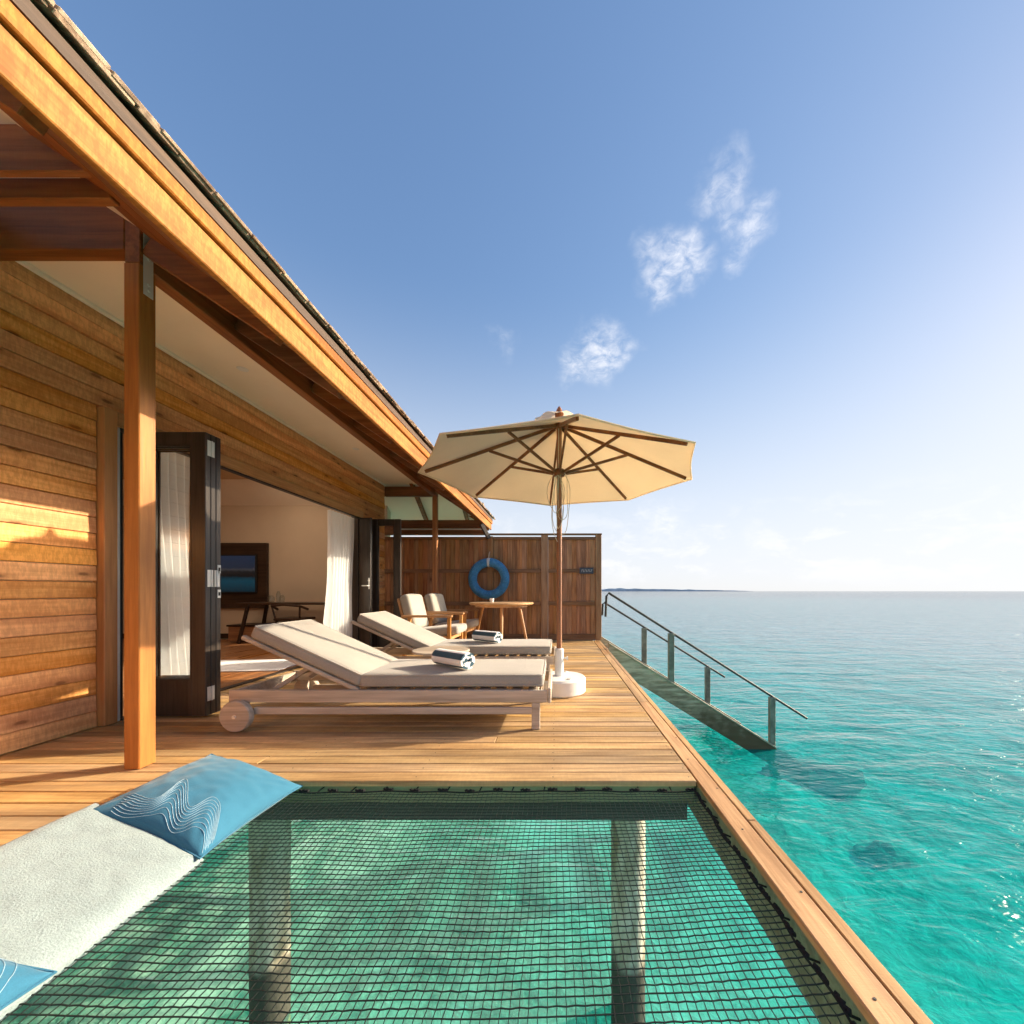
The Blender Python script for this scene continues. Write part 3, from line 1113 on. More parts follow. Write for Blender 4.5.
for y in (-.2, .45, 1.08, 2.03, 2.6, 3.4, 4.1, 5.0, 5.9, 6.8, 7.7):
    mb = MB()
    mb.bar((-1.41, y, under(1.41) - .055), (-2.085, y, under(2.085) - .055), .055, .10, .003)
    vb(mb, 'rafter', M['timber_x'], roof)
for x in (-1.75, -2.55, -3.4):
    dy = 1.25
    mb = MB()
    mb.bar((x, HY - .12, under(1.43) - .05), (x, HY - .12 - dy, under(1.43 + dy) - .05), .055, .09, .003)
    vb(mb, 'rafter', M['timber_x'], roof)
mb = MB()
mb.box(FX - .030, FX, -2, HY, 2.118, 2.238, .004)
mb.box(FX - .04, FX + .018, -2, HY + .02, 2.239, 2.298, .005)
mb.box(-9, FX - .047, HY - .045, HY, 2.105, 2.238, .004)
vb(mb, 'fascia', M['fascia'], roof)
mb = MB()
mb.bar((FX - .01, -2, 2.322), (FX - .01, HY + .02, 2.322), .06, .046)
mb.bar((FX - .09, -2, 2.40), (FX - .09, HY, 2.40), .02, .10)
vb(mb, 'drip_board', M['drip'], roof)
mb = MB()
for k in range(5):
    xa_, xb_ = 1.385 + k * .142, 1.385 + k * .142 + .138
    mb.add([(-xa_, -2, under(xa_) - .006), (-xb_, -2, under(xb_) - .006), (-xb_, 6.9, under(xb_) - .006), (-xa_, 6.9, under(xa_) - .006),
            (-xa_, -2, under(xa_) - .002), (-xb_, -2, under(xb_) - .002), (-xb_, 6.9, under(xb_) - .002), (-xa_, 6.9, under(xa_) - .002)],
           [(0, 1, 2, 3), (4, 5, 6, 7), (0, 1, 5, 4), (1, 2, 6, 5), (2, 3, 7, 6), (3, 0, 4, 7)])
vb(mb, 'eave_lining', M['timber_y'], roof, 0)
mb = MB()
ang = math.atan(SL)
for course in range(5):
    for lay in range(2):
        y = -2.0 - random.random() * .1
        while y < HY + .05:
            wd = random.uniform(.09, .20)
            off = course * .14 + (0.012 if lay == 0 else 0.0) + random.uniform(-.006, .008)
            L = .36
            x0 = FX + .055 - off
            z0 = 2.347 + (off) * SL + course * .010 + lay * .013 + random.uniform(-.002, .002)
            th = random.uniform(.011, .015)
            p = Vector((x0, y + wd / 2, z0 + th / 2))
            q = p + Vector((-L * math.cos(ang), 0, L * math.sin(ang)))
            mb.bar(p, q, wd - .006, th, .002, up=(0, 0, 1))
            y += wd
for k in range(70):
    wd = random.uniform(.10, .2)
    x0 = -1.5 - k * .15
    if x0 < -9:
        break
    mb.bar((x0, HY + .05, 2.36), (x0, HY - .3, 2.36 + .35 * SL), wd, .035, .002)
vb(mb, 'shingles', M['shake'], roof, 20)
mb = MB()
mb.bar((-1.36, 7.10, 2.10), (-1.24, 7.20, 1.86), .05, .07, .004)
vb(mb, 'hip_brace', M['door_dark'], roof)
mb = MB()
mb.box(-3.25, -1.36, 7.33, 7.36, 1.955, 2.068, .003)
vb(mb, 'filler_board', M['timber_x'])
mb = MB()
mb.tube([(-3.0, 7.26, 2.035), (-1.3, 7.26, 2.035)], .013, 8)
vb(mb, 'conduit', M['track'])


# ------------------------------------------------------------------ things in the room
o = thing('television', (-6.0, RY, .6), 'flat television showing a lagoon on a dark wall panel inside the room', 'television')
mb = MB()
mb.box(-.95, .57, -.06, -.004, -.02, 1.20, .004)
mb.build('wall_panel', M['furniture_dark'], o)
mb = MB()
mb.box(-.75, .40, -.10, -.062, .26, .98, .006)
mb.build('bezel', M['black'], o)
mb = MB()
mb.box(-.73, .38, -.1035, -.1005, .285, .955)
mb.build('screen', M['screen'], o, smooth=0)

o = thing('writing_desk', (-4.75, 7.0, 0), 'dark wooden writing desk with splayed legs against the room wall', 'desk')
mb = MB()
mb.box(-.72, .95, -.3, .3, .665, .70, .01)
mb.build('desk_top', M['furniture_dark'], o)
for sx, dx in ((-.55, -.14), (.78, .12)):
    for sy in (-.22, .22):
        mb = MB()
        mb.bar((sx, sy, .664), (sx + dx, sy * 1.15, 0.0), .045, .05, .005, up=(0, 1, 0))
        mb.build('leg', M['furniture_dark'], o)
o = thing('desk_chair', (-4.35, 6.55, 0), 'dark wooden chair with curved back rail pulled up to the desk', 'chair')
mb = MB()
mb.box(-.22, .22, -.2, .22, .42, .46, .012)
mb.build('seat', M['furniture_dark'], o)
mb = MB()
mb.tube([(-.25, -.05, .60), (-.22, -.22, .66), (0, -.27, .68), (.22, -.22, .66), (.25, -.05, .60)], .02, 8)
mb.build('backrest', M['furniture_dark'], o)
for sx in (-1, 1):
    for sy in (-1, 1):
        mb = MB()
        mb.tube([(sx * .18, sy * .16, .43), (sx * .24, sy * .21, 0)], [.02, .014], 8)
        if sy < 0:
            mb.tube([(sx * .19, -.17, .43), (sx * .225, -.215, .65)], .014, 8)
        mb.build('leg', M['furniture_dark'], o)
o = thing('storage_bench', (-5.35, 7.1, 0), 'low brown wooden chest on the room floor beside the desk', 'chest')
mb = MB()
mb.box(-.38, .38, -.22, .22, .03, .28, .006)
mb.build('chest_body', M['room_floor'], o)
mb = MB()
mb.box(-.40, .40, -.24, .24, .281, .31, .006)
mb.build('lid', M['furniture_dark'], o)
# glassware on the desk
gl = [(-5.03, 6.95, .055, .12), (-4.93, 6.99, .035, .20), (-4.83, 6.94, .04, .13)]
for i, (x, y, r, h) in enumerate(gl):
    mb = MB()
    mb.lathe([(r * .8, 0), (r, h * .4), (r * .9, h * .75), (r * .55, h * .9), (r * .6, h), (r * .56, h), (r * .5, h * .9), (r * .84, h * .75), (r * .92, h * .4), (r * .72, .006)], (0, 0, 0), 20)
    g = mb.build('glass_jar' if i != 1 else 'glass_carafe', M['clear'])
    g.location = (x, y, .701)
    tag(g, ('wide clear glass jar on the desk beside the television', 'tall clear glass carafe on the desk', 'small clear glass jar on the desk nearest the curtain')[i],
        ('jar', 'carafe', 'jar')[i])
mb = MB()
mb.box(-.65, .65, -.38, .38, 0.0, .012, .004)
o = mb.build('floor_rug', M['rug'])
o.location = (-3.82, 4.75, 0)
o.rotation_euler = (0, 0, R(6))
tag(o, 'white flat rug on the room floor just inside the opening', 'rug')


# curtains
def curtain(x, ya, yb, z0, z1, nf, label, seed, lean=0.0):
    mb = MB()

    def fn(u, v):
        z = z0 + (z1 - z0) * v
        s = 1 - 0.16 * math.sin(v * math.pi) * (0.5 + .5 * math.sin(seed))
        yy = ya + (yb - ya) * (0.5 + (u - .5) * s) + lean * (1 - v) ** 1.5
        amp = .035 + .02 * (1 - v)
        xx = x + amp * math.sin(u * nf * 2 * math.pi + seed + .6 * math.sin(v * 3 + u * 4)) + .02 * mnoise.noise((u * 6, v * 3, seed))
        return (xx, yy, z)
    mb.grid(fn, 110, 26)
    o = mb.build('curtain', M['sheer'], origin=(x, (ya + yb) / 2, 0), smooth=80, fix=False)
    tag(o, label, 'curtain', 'sheer curtains')
    return o


curtain(-3.20, 2.98, 3.42, .02, 2.10, 6, 'sheer white curtain gathered behind the folded glass door leaves', 0.7, .10)
curtain(-3.14, 5.43, 6.06, .02, 2.02, 8, 'sheer white curtain hanging at the far end of the opening', 2.1, -.12)

# ------------------------------------------------------------------ fence
FY = 7.25
o = thing('fence', (-1.0, FY, 0), 'tall brown privacy fence of vertical boards at the end of the deck', 'fence')
FO = Vector((-1.0, FY, 0))
posts = [(-3.32, -3.23), (-1.275, -1.17), (-.29, -.165), (.705, .812)]
for i, (a, b2) in enumerate(posts):
    mb = MB()
    mb.box(a, b2, FY - .05, FY + .05, 0.002, 1.925 if i != 1 else 1.90, .004)
    mb.build('fence_post', M['fence_post'], o, FO)
for (a, b2) in zip([p[1] for p in posts[:-1]], [p[0] for p in posts[1:]]):
    mb = MB()
    x = a + .002
    n = max(1, round((b2 - a) / .085))
    wd = (b2 - a - .004) / n
    for i in range(n):
        mb.box(x + i * wd + .0015, x + (i + 1) * wd - .0015, FY + random.uniform(-.001, .002), FY + .018, .06, 1.89, .002)
    mb.box(a + .002, b2 - .002, FY + .0195, FY + .03, .05, 1.89, bv=.2)
    mb.build('board_panel', M['fence'], o, FO)
    mb = MB()
    for (z0, z1) in ((1.235, 1.30), (.635, .705), (.003, .11), (1.84, 1.892)):
        mb = MB()
        mb.box(a + .002, b2 - .002, FY - .03, FY - .003, z0, z1, .003)
        mb.build('fence_rail', M['fence_rail'], o, FO)
mb = MB()
mb.box(-3.32, .82, FY - .06, FY + .06, 1.927, 1.95, .003)
mb.build('fence_cap', M['fence_rail'], o, FO)

o = thing('door_sign', (.525, FY - .03, 1.27), 'small dark plaque with pale lettering on the fence near the sea stairs', 'sign')
mb = MB()
mb.box(-.115, .14, -.012, 0, -.055, .055, .004)
mb.build('plaque', M['sign'], o)
mb = MB()
for k in range(7):
    xx = -.075 + k * .029
    mb.bar((xx, -.0135, -.02), (xx + .006, -.0135, .022), .003, .005)
    if k % 2 == 0:
        mb.bar((xx + .004, -.0135, .02), (xx + .02, -.0135, .016), .003, .005)
    else:
        mb.bar((xx, -.0135, -.018), (xx + .018, -.0135, -.014), .003, .005)
mb.build('lettering', M['sign_ink'], o)

# life ring
o = thing('life_ring', (-1.225, FY - .15, 1.12), 'blue life ring hung on a fence post above the round table', 'life ring')
mb = MB()
RR, rt = .292, .078


def torus(u, v):
    a, b2 = u * 2 * math.pi, v * 2 * math.pi
    k = rt * (1 + .04 * mnoise.noise((math.cos(a) * 6, math.sin(a) * 6, b2)))
    return ((RR + k * math.cos(b2)) * math.sin(a), k * math.sin(b2) * .8, (RR + k * math.cos(b2)) * math.cos(a))


mb.grid(torus, 64, 18)
mb.build('ring', M['ring'], o, smooth=80)
mb = MB()


def band(u, v):
    a, b2 = (u - .5) * .17, v * 2 * math.pi
    k = rt * 1.05
    return ((RR + k * math.cos(b2)) * math.sin(a), k * math.sin(b2) * .8, (RR + k * math.cos(b2)) * math.cos(a))


mb.grid(band, 6, 18)
mb.build('band', M['ring_band'], o, smooth=80)
mb = MB()
for k in range(34):
    a0 = k / 34 * 2 * math.pi
    pts = []
    for j in range(13):
        b2 = j / 12 * 2 * math.pi
        a = a0 + .10 * j / 12
        kk = rt * 1.015
        pts.append(((RR + kk * math.cos(b2)) * math.sin(a), kk * math.sin(b2) * .8, (RR + kk * math.cos(b2)) * math.cos(a)))
    mb.tube(pts, .006, 5)
mb.build('rope_wrap', M['ring'], o)
mb = MB()
mb.tube([(0, -.02, RR + .07), (0, .03, RR + .16), (0, .10, RR + .20)], .007, 6)
mb.build('hanging_rope', M['cord'], o)


# ------------------------------------------------------------------ loungers
def rounded_slab(mb, x0, x1, y0, y1, z0, z1, r=.03, seed=0.0, bulge=.006, nx=26, ny=12):
    """cushion: a slab with soft rounded edges"""
    cx, cy, cz = (x0 + x1) / 2, (y0 + y1) / 2, (z0 + z1) / 2
    hx, hy, hz = (x1 - x0) / 2, (y1 - y0) / 2, (z1 - z0) / 2
    bm = bmesh.new()
    bmesh.ops.create_cube(bm, size=2)
    for v in bm.verts:
        v.co = Vector((v.co.x * hx, v.co.y * hy, v.co.z * hz))
    bmesh.ops.bevel(bm, geom=list(bm.edges), offset=r, segments=4, profile=.5, affect='EDGES')
    top = [f for f in bm.faces if abs(f.normal.z) > .9 and f.calc_area() > hx * hy]
    bmesh.ops.subdivide_edges(bm, edges=list({e for f in top for e in f.edges}), cuts=6, use_grid_fill=True)
    for v in bm.verts:
        p = v.co
        k = max(0, 1 - (p.x / hx) ** 2) * max(0, 1 - (p.y / hy) ** 2)
        p.z += math.copysign(bulge * k, p.z) + .004 * mnoise.noise((p.x * 4 + seed, p.y * 4, 0)) * (1 if p.z > 0 else 0)
    bm.verts.index_update()
    vs = [v.co + Vector((cx, cy, cz)) for v in bm.verts]
    fs = [[v.index for v in f.verts] for f in bm.faces]
    bm.free()
    mb.add(vs, fs, .5)


def make_lounger(label):
    root = thing('sun_lounger', (0, 0, 0), label, 'sun lounger', 'sun loungers on the deck')
    HW = .325
    for s in (-1, 1):
        mb = MB()
        yy = s * (HW - .015)
        mb.box(-1.08, .985, yy - .015, yy + .015, .176, .256, .004)
        mb.build('side_rail', M['lounger_wood'], root)
        mb = MB()
        mb.box(-.92, .90, yy - .012, yy + .012, .098, .144, .004)
        mb.build('lower_rail', M['lounger_wood'], root)
        mb = MB()
        mb.box(.885, .94, yy - .014, yy + .014, 0, .176, .004)
        mb.build('leg', M['lounger_wood'], root)
        mb = MB()
        mb.box(-1.02, -.96, yy - .014, yy + .014, .06, .176, .004)
        mb.build('wheel_bracket', M['lounger_wood'], root)
        mb = MB()
        yo = s * (HW + .030)
        mb.lathe([(.02, -.022), (.094, -.022), (.10, -.014), (.10, .014), (.094, .022), (.02, .022)], (-1.0, yo, .10), 36, 'y')
        wh = mb.build('wheel', M['lounger_wood'], root)
        mb = MB()
        mb.lathe([(.012, -.028), (.012, .028)], (-1.0, yo, .10), 12, 'y')
        mb.build('axle_cap', M['steel'], wh)
    mb = MB()
    mb.box(.987, 1.012, -HW, HW, .172, .268, .005)
    mb.build('end_board', M['lounger_wood'], root)
    mb = MB()
    mb.box(-1.079, -1.05, -HW + .032, HW - .032, .176, .25, .004)
    mb.build('cross_rail', M['lounger_wood'], root)
    mb = MB()
    mb.box(.885, .93, -HW + .03, HW - .03, .10, .142, .004)
    mb.build('cross_rail', M['lounger_wood'], root)
    mb = MB()
    for i in range(11):
        x = -.22 + i * .108
        mb.box(x, x + .07, -HW + .031, HW - .031, .236, .254, .003)
    mb.build('slat_base', M['lounger_wood'], root)
    mb = MB()
    rounded_slab(mb, -.245, .965, -.305, .305, .268, .355, .028, 1)
    cu = mb.build('seat_cushion', M['lounger_fabric'], root, smooth=60)
    mb = MB()
    for (x0, x1) in ((-.238, .958),):
        for z in (.285,):
            mb.tube([(x0, -.307, z), (x1, -.307, z)], .003, 6)
    def loop(x0, x1, y, z, r=.02):
        pts = []
        for cx_, cy_, a0 in ((x1 - r, y - r, 0), (x0 + r, y - r, 90), (x0 + r, -y + r, 180), (x1 - r, -y + r, 270)):
            for q in range(5):
                a = R(a0 + q * 22.5)
                pts.append((cx_ + r * math.cos(a), cy_ + r * math.sin(a), z + .0015 * mnoise.noise((cx_ * 9 + q, cy_ * 9, 1))))
        return pts
    mb.tube(loop(-.240, .960, .301, .348), .0042, 6, closed=True)
    mb.build('piping', M['piping'], cu)
    # sloping back
    A = R(24.5)
    piv = Vector((-.245, 0, .262))
    ro = Matrix.Rotation(A, 3, 'Y')

    def lift(mb):
        for i, p in enumerate(mb.v):
            q = Vector(p) - Vector((piv.x, 0, 0))
            mb.v[i] = tuple(ro @ q + piv)
    mb = MB()
    for s in (-1, 1):
        mb.box(-.245 - .84, -.245, s * .285 - .018, s * .285 + .018, -.028, .0, .004)
    for i in range(7):
        x = -.245 - .80 + i * .115
        mb.box(x, x + .07, -.266, .266, -.022, -.006, .002)
    lift(mb)
    mb.build('back_frame', M['lounger_wood'], root)
    mb = MB()
    rounded_slab(mb, -.245 - .80, -.248, -.305, .305, .004, .092, .028, 5)
    lift(mb)
    bc = mb.build('back_cushion', M['lounger_fabric'], root, smooth=60)
    mb = MB()
    mb.tube(loop(-.245 - .795, -.252, .301, .085), .0042, 6, closed=True)
    lift(mb)
    mb.build('piping', M['piping'], bc)
    mb = MB()
    for s in (-1, 1):
        mb.bar((-.60, s * .2, .40), (-.88, s * .2, .225), .022, .028, .003)
    mb.tube([(-.60, -.23, .405), (-.60, .23, .405)], .009, 8)
    mb.tube([(-.72, -.22, .33), (-.72, .22, .33)], .009, 8)
    mb.build('back_prop', M['lounger_wood'], root)
    return root


L1 = make_lounger('taupe sun lounger nearest the hammock net, its raised back crossed by a thin pole shadow')
L1.location = (-1.05, 2.885, 0)
L2 = copy_tree(L1)
L2['label'] = 'taupe sun lounger standing behind the other one, towards the armchairs and fence'
L2.location = (-1.02, 4.20, 0)

o = thing('side_table', (-1.04, 3.55, 0), 'low round pale side table between the two sun loungers', 'side table')
mb = MB()
mb.lathe([(.235, .352), (.25, .358), (.25, .370), (.244, .375)], (0, 0, 0), 40)
mb.build('table_top', M['lounger_wood'], o)
for k in range(3):
    a = k * 2 * math.pi / 3 + .4
    mb = MB()
    mb.tube([(.13 * math.cos(a), .13 * math.sin(a), .352), (.19 * math.cos(a), .19 * math.sin(a), 0)], [.018, .013], 8)
    mb.build('leg', M['lounger_wood'], o)


def towel(loc, rz, label, r=.072, L=.33):
    mb = MB()
    turns, n = 3.6, 110
    th = r / (turns + .35)
    pin, pout, arc = [], [], [0.0]
    for i in range(n + 1):
        a = i / n * turns * 2 * math.pi
        rr = th * .4 + (r - th * .4 - th) * i / n
        fl = 0.86
        off = a - turns * 2 * math.pi + R(-60)
        pin.append(Vector((rr * math.cos(off), rr * math.sin(off) * fl)))
        ro = rr + th * .9
        pout.append(Vector((ro * math.cos(off), ro * math.sin(off) * fl)))
        if i:
            arc.append(arc[-1] + (pout[i] - pout[i - 1]).length)
    tot = arc[-1]
    vs, fs, mis = [], [], []
    segs = 8
    for k in range(segs + 1):
        x = -L / 2 + L * k / segs
        bw = 1 + .015 * mnoise.noise((k * .9, rz, 2))
        for i in range(n + 1):
            e = .006 * mnoise.noise((i * .12, k * 10.0, rz)) if k in (0, segs) else 0
            vs.append((x + e, pin[i].x * bw, pin[i].y * bw))
            vs.append((x + e, pout[i].x * bw, pout[i].y * bw))
    st = 2 * (n + 1)
    for i in range(n):
        s = (tot - arc[i]) % .098
        mi = 0 if s < .056 else 1
        for k in range(segs):
            a = k * st + 2 * i
            fs.append((a + 1, a + 3, a + 3 + st, a + 1 + st))
            fs.append((a, a + st, a + 2 + st, a + 2))
            mis += [mi, mi]
        for k in (0, segs):
            a = k * st + 2 * i
            fs.append((a, a + 2, a + 3, a + 1))
            mis.append(mi)
    for i in (0, n):
        for k in range(segs):
            a = k * st + 2 * i
            fs.append((a, a + 1, a + 1 + st, a + st))
            mis.append(0)
    mb.add(vs, fs, .5, mis)
    o = mb.build('rolled_towel', [M['white_towel'], M['navy_towel']], smooth=50)
    o.location = loc
    o.rotation_euler = (0, 0, rz)
    tag(o, label, 'towel', 'rolled towels')


towel((-.735, 2.80, .425), R(-38), 'rolled white and dark teal striped towel on the nearer sun lounger')
towel((-.735, 4.17, .425), R(-36), 'rolled white and dark teal striped towel on the lounger in front of the armchairs')


# ------------------------------------------------------------------ armchairs and round table
def make_armchair(label):
    root = thing('armchair', (0, 0, 0), label, 'armchair', 'armchairs by the fence')
    W, D = .31, .30                      # half width (y), half depth (x); the chair faces +x
    for s in (-1, 1):
        mb = MB()
        mb.box(-.34, .30, s * W - .03, s * W + .03, .565, .595, .008)
        mb.build('armrest', M['chair_wood'], root)
        mb = MB()
        mb.box(.235, .28, s * W - .02, s * W + .02, 0, .565, .005)
        mb.build('leg', M['chair_leg'], root)
        mb = MB()
        mb.bar((-.24, s * W, .565), (-.32, s * W, 0), .04, .045, .005, up=(0, 1, 0))
        mb.build('leg', M['chair_leg'], root)
        mb = MB()
        mb.bar((.25, s * (W - .022), .30), (-.27, s * (W - .022), .235), .022, .06, .004)
        mb.build('seat_rail', M['chair_wood'], root)
    mb = MB()
    mb.box(.235, .262, -W + .02, W - .02, .27, .325, .004)
    mb.box(-.29, -.262, -W + .02, W - .02, .2, .26, .004)
    for k in range(5):
        x = -.2 + k * .095
        mb.box(x, x + .05, -W + .03, W - .03, .262 + k * .010, .278 + k * .010, .003)
    mb.build('seat_frame', M['chair_wood'], root)
    mb = MB()
    rounded_slab(mb, -.24, .36, -.27, .27, .31, .42, .04, 2, .012)
    for i, p in enumerate(mb.v):
        mb.v[i] = (p[0], p[1], p[2] + p[0] * .09)
    mb.build('seat_cushion', M['lounger_fabric'], root, smooth=60)
    mb = MB()
    rounded_slab(mb, -.06, .07, -.27, .27, 0, .46, .045, 3, .012)
    ro = Matrix.Rotation(R(-14), 3, 'Y')
    for i, p in enumerate(mb.v):
        mb.v[i] = tuple(ro @ Vector(p) + Vector((-.235, 0, .40)))
    mb.build('back_cushion', fabric('pale cushion', (0.36, 0.33, 0.28), 300, .08), root, smooth=60)
    mb = MB()
    for s in (-1, 1):
        mb.bar((-.28, s * .24, .25), (-.41, s * .24, .80), .035, .03, .004, up=(1, 0, 0))
    for k in range(4):
        t = k / 3
        mb.bar((-.345 - .075 * t, -.23, .50 + .28 * t), (-.345 - .075 * t, .23, .50 + .28 * t), .02, .05, .004)
    mb.build('back_frame', M['chair_leg'], root)
    return root


c1 = make_armchair('teak armchair with taupe cushions, the nearer of the pair behind the loungers')
c1.location = (-1.62, 5.30, 0)
c2 = copy_tree(c1)
c2['label'] = 'teak armchair with taupe cushions beside the round table, the one closer to the fence'
c2.location = (-1.62, 6.25, 0)
c2.rotation_euler = (0, 0, R(-4))

o = thing('round_table', (-.90, 6.42, 0), 'round teak table with splayed legs below the life ring', 'table')
mb = MB()
mb.lathe([(.49, .675), (.515, .69), (.515, .712), (.508, .718)], (0, 0, 0), 48)
mb.lathe([(.42, .645), (.42, .674)], (0, 0, 0), 40)
mb.build('table_top', M['table_top'], o)
for a in (R(-10), R(100), R(190), R(278)):
    mb = MB()
    mb.tube([(.30 * math.cos(a), .30 * math.sin(a), .645), (.44 * math.cos(a), .44 * math.sin(a), 0)], [.026, .017], 10)
    mb.build('leg', M['chair_leg'], o)
mb = MB()
mb.lathe([(.026, 0), (.034, .03), (.036, .065), (.032, .065), (.028, .008)], (0, 0, 0), 18)
o = mb.build('white_cup', M['white_paint'])
o.location = (-1.04, 6.30, .719)
tag(o, 'small white cup standing on the round teak table', 'cup')

# ------------------------------------------------------------------ umbrella
UX, UY = 0.02, 3.53
o = thing('parasol', (UX, UY, 0), 'large cream octagonal parasol with dark wooden ribs and a white round base', 'parasol')
mb = MB()
mb.lathe([(.225, .004), (.235, .015), (.235, .125), (.222, .142), (.05, .146)], (0, 0, 0), 48)
base = mb.build('base', M['white_paint'], o)
mb = MB()
mb.lathe([(.040, .146), (.040, .38), (.030, .39)], (0, 0, 0), 24)
mb.tube([(.040, 0, .30), (.066, 0, .30)], .008, 8)
mb.lathe([(.018, 0), (.018, .012)], (.066, 0, .30), 10, 'x')
mb.build('sleeve', M['white_paint'], base)
mb = MB()
for a in (R(-60), R(70)):
    mb.lathe([(.018, .1435), (.018, .152)], (.17 * math.cos(a), .17 * math.sin(a), 0), 12)
mb.build('screw_cap', M['steel'], base)
mb = MB()
mb.lathe([(.0235, .30), (.0235, 2.42)], (0, 0, 0), 20)
mb.build('pole', M['pole_wood'], o)
RC, ZR, ZT = 1.225, 1.934, 2.40
A0 = R(-90 + 5)
mb = MB()


def canopy_pt(a, t):
    """a: angle, t: 0 apex .. 1 rim"""
    k = (a - A0) / (math.pi / 4)
    fr = k - math.floor(k)
    ch = math.cos(math.pi / 8) / math.cos((fr - .5) * math.pi / 4)      # straight edge between ribs
    rr = RC * t * ch * (1 - .018 * t * math.sin(fr * math.pi))
    z = ZT + (ZR - ZT) * t - .015 * t * (1 - t) * 4 * -0.4
    z += .030 * math.sin(fr * math.pi) * t * (1 - t) * 2 - .0 * t
    return Vector((rr * math.cos(a), rr * math.sin(a), z))


NAc, NT_ = 64, 12
cv, cf = [], []
for s, dz in ((0, 0.0), (1, .004)):
    for j in range(NT_ + 1):
        for i in range(NAc):
            p = canopy_pt(A0 + i / NAc * 2 * math.pi, .025 + .975 * j / NT_)
            cv.append((p.x, p.y, p.z + dz))
for s in (0, 1):
    b0 = s * (NT_ + 1) * NAc
    for j in range(NT_):
        for i in range(NAc):
            a, b2 = b0 + j * NAc + i, b0 + j * NAc + (i + 1) % NAc
            cf.append((a, b2, b2 + NAc, a + NAc))
e0, e1 = NT_ * NAc, (2 * NT_ + 1) * NAc
for i in range(NAc):
    cf.append((e0 + i, e0 + (i + 1) % NAc, e1 + (i + 1) % NAc, e1 + i))
mb.add(cv, cf, .5)
can = mb.build('canopy', M['canvas'], o, smooth=20)
mb = MB()
pts = [canopy_pt(A0 + i / 64 * 2 * math.pi, 1.0) + Vector((0, 0, -.004)) for i in range(64)]
mb.tube(pts, .007, 6, closed=True)
mb.build('hem', M['canvas'], can)
# vent flap on top
mb = MB()


def vent(u, v):
    a = A0 + u * 2 * math.pi
    r = .02 + .20 * v
    return (r * math.cos(a), r * math.sin(a), 2.495 - .09 * v + .012 * math.sin(u * 16 * math.pi) * v)


mb.grid(vent, 64, 5)
mb.build('vent', M['canvas'], can, smooth=60)
mb = MB()
mb.lathe([(.03, 2.40), (.04, 2.485), (.03, 2.50), (.026, 2.515), (.012, 2.54), (.004, 2.55)], (0, 0, 0), 16)
mb.build('finial', M['pole_wood'], o)
mb = MB()
mb.lathe([(.045, 1.925), (.055, 1.94), (.055, 1.975), (.045, 1.985)], (0, 0, 0), 20)
mb.lathe([(.05, 2.36), (.055, 2.37), (.055, 2.395), (.04, 2.40)], (0, 0, 0), 20)
mb.build('hub', M['umbrella_wood'], o)
for i in range(8):
    a = A0 + i * math.pi / 4
    c, s = math.cos(a), math.sin(a)

    def pt(r, dz):
        return (r * c, r * s, ZT + (ZR - ZT) * r / RC + dz)
    mb = MB()
    mb.bar(pt(.05, -.020), pt(RC * .955, -.020), .020, .028, .003)
    rb = mb.build('rib', M['umbrella_wood'], o)
    mb = MB()
    mb.bar((.05 * c, .05 * s, 1.955), pt(.62, -.030), .018, .024, .003)
    mb.build('strut', M['umbrella_wood'], rb)
mb = MB()
for (ph, rad, drop) in ((0.3, .05, .42), (1.7, .035, .50), (3.0, .07, .36), (4.2, .045, .62), (5.3, .08, .55)):
    pts = []
    for j in range(25):
        t = j / 24 * 2 * math.pi
        pts.append((.03 * math.cos(ph) + rad * math.sin(t) + .01 * math.sin(3 * t + ph), -.028 - .012 * math.sin(ph) , 1.95 - drop * (1 - math.cos(t)) / 2))
    mb.tube(pts, .0028, 5, cap=False)
mb.tube([(.0, -.026, 1.96), (-.012, -.03, 1.70), (-.005, -.028, 2.34)], .003, 5)
mb.build('pull_cord', M['cord'], o)

# ------------------------------------------------------------------ sea stairs
SO = Vector((DE, 6.7, 0))
o = thing('sea_stairs', SO, 'weathered stairs with metal handrails leading from the deck down into the sea', 'stairs')
YN, YF = 6.15, 7.30
ts = .622
for (yy, z0, xe) in ((YN, .075, 3.9), (YF, .05, 3.9)):
    mb = MB()
    L = xe - .80
    mb.prism([(.80, z0), (xe, z0 - ts * L), (xe, z0 - ts * L - .30), (.80, z0 - .33)], yy - .035, yy + .035)
    st = mb.build('stringer', M['stringer'], o, SO)
    mb = MB()
    mb.bar((.80, yy, z0 + .014), (3.38, yy, z0 + .014 - ts * 2.58), .10, .022, .003)
    mb.build('cap_board', M['rail_cap'], st, SO)
for k in range(12):
    x = 1.0 + k * .28
    z = .0 - ts * (x - .80) - .02
    mb = MB()
    mb.box(x - .11, x + .13, YN + .037, YF - .037, z - .035, z, .004)
    mb.build('step', M['stringer'], o, SO)
for (yy, pts) in ((YN, [((.786 - .03), .50), (.770, .82), (.80, .873), (3.89, -1.085)]), (YF, [(.84, .45), (.845, .66), (.87, .69), (3.10, -.69)])):
    mb = MB()
    mb.tube([(x, yy, z) for x, z in pts], .019, 10)
    mb.build('handrail', M['rail_dark'], o, SO)
for (x, yy) in ((1.775, YN), (3.345, YN), (1.61, YF), (2.78, YF)):
    top = (.873 - .6335 * (x - .80) if yy == YN else .69 - .6188 * (x - .87)) - .012
    mb = MB()
    mb.box(x - .045, x + .045, yy - .03, yy + .03, {1.775: -.70, 3.345: -1.75, 1.61: -.62, 2.78: -1.30}[x], top, .004)
    mb.build('rail_post', M['rail_metal'], o, SO)

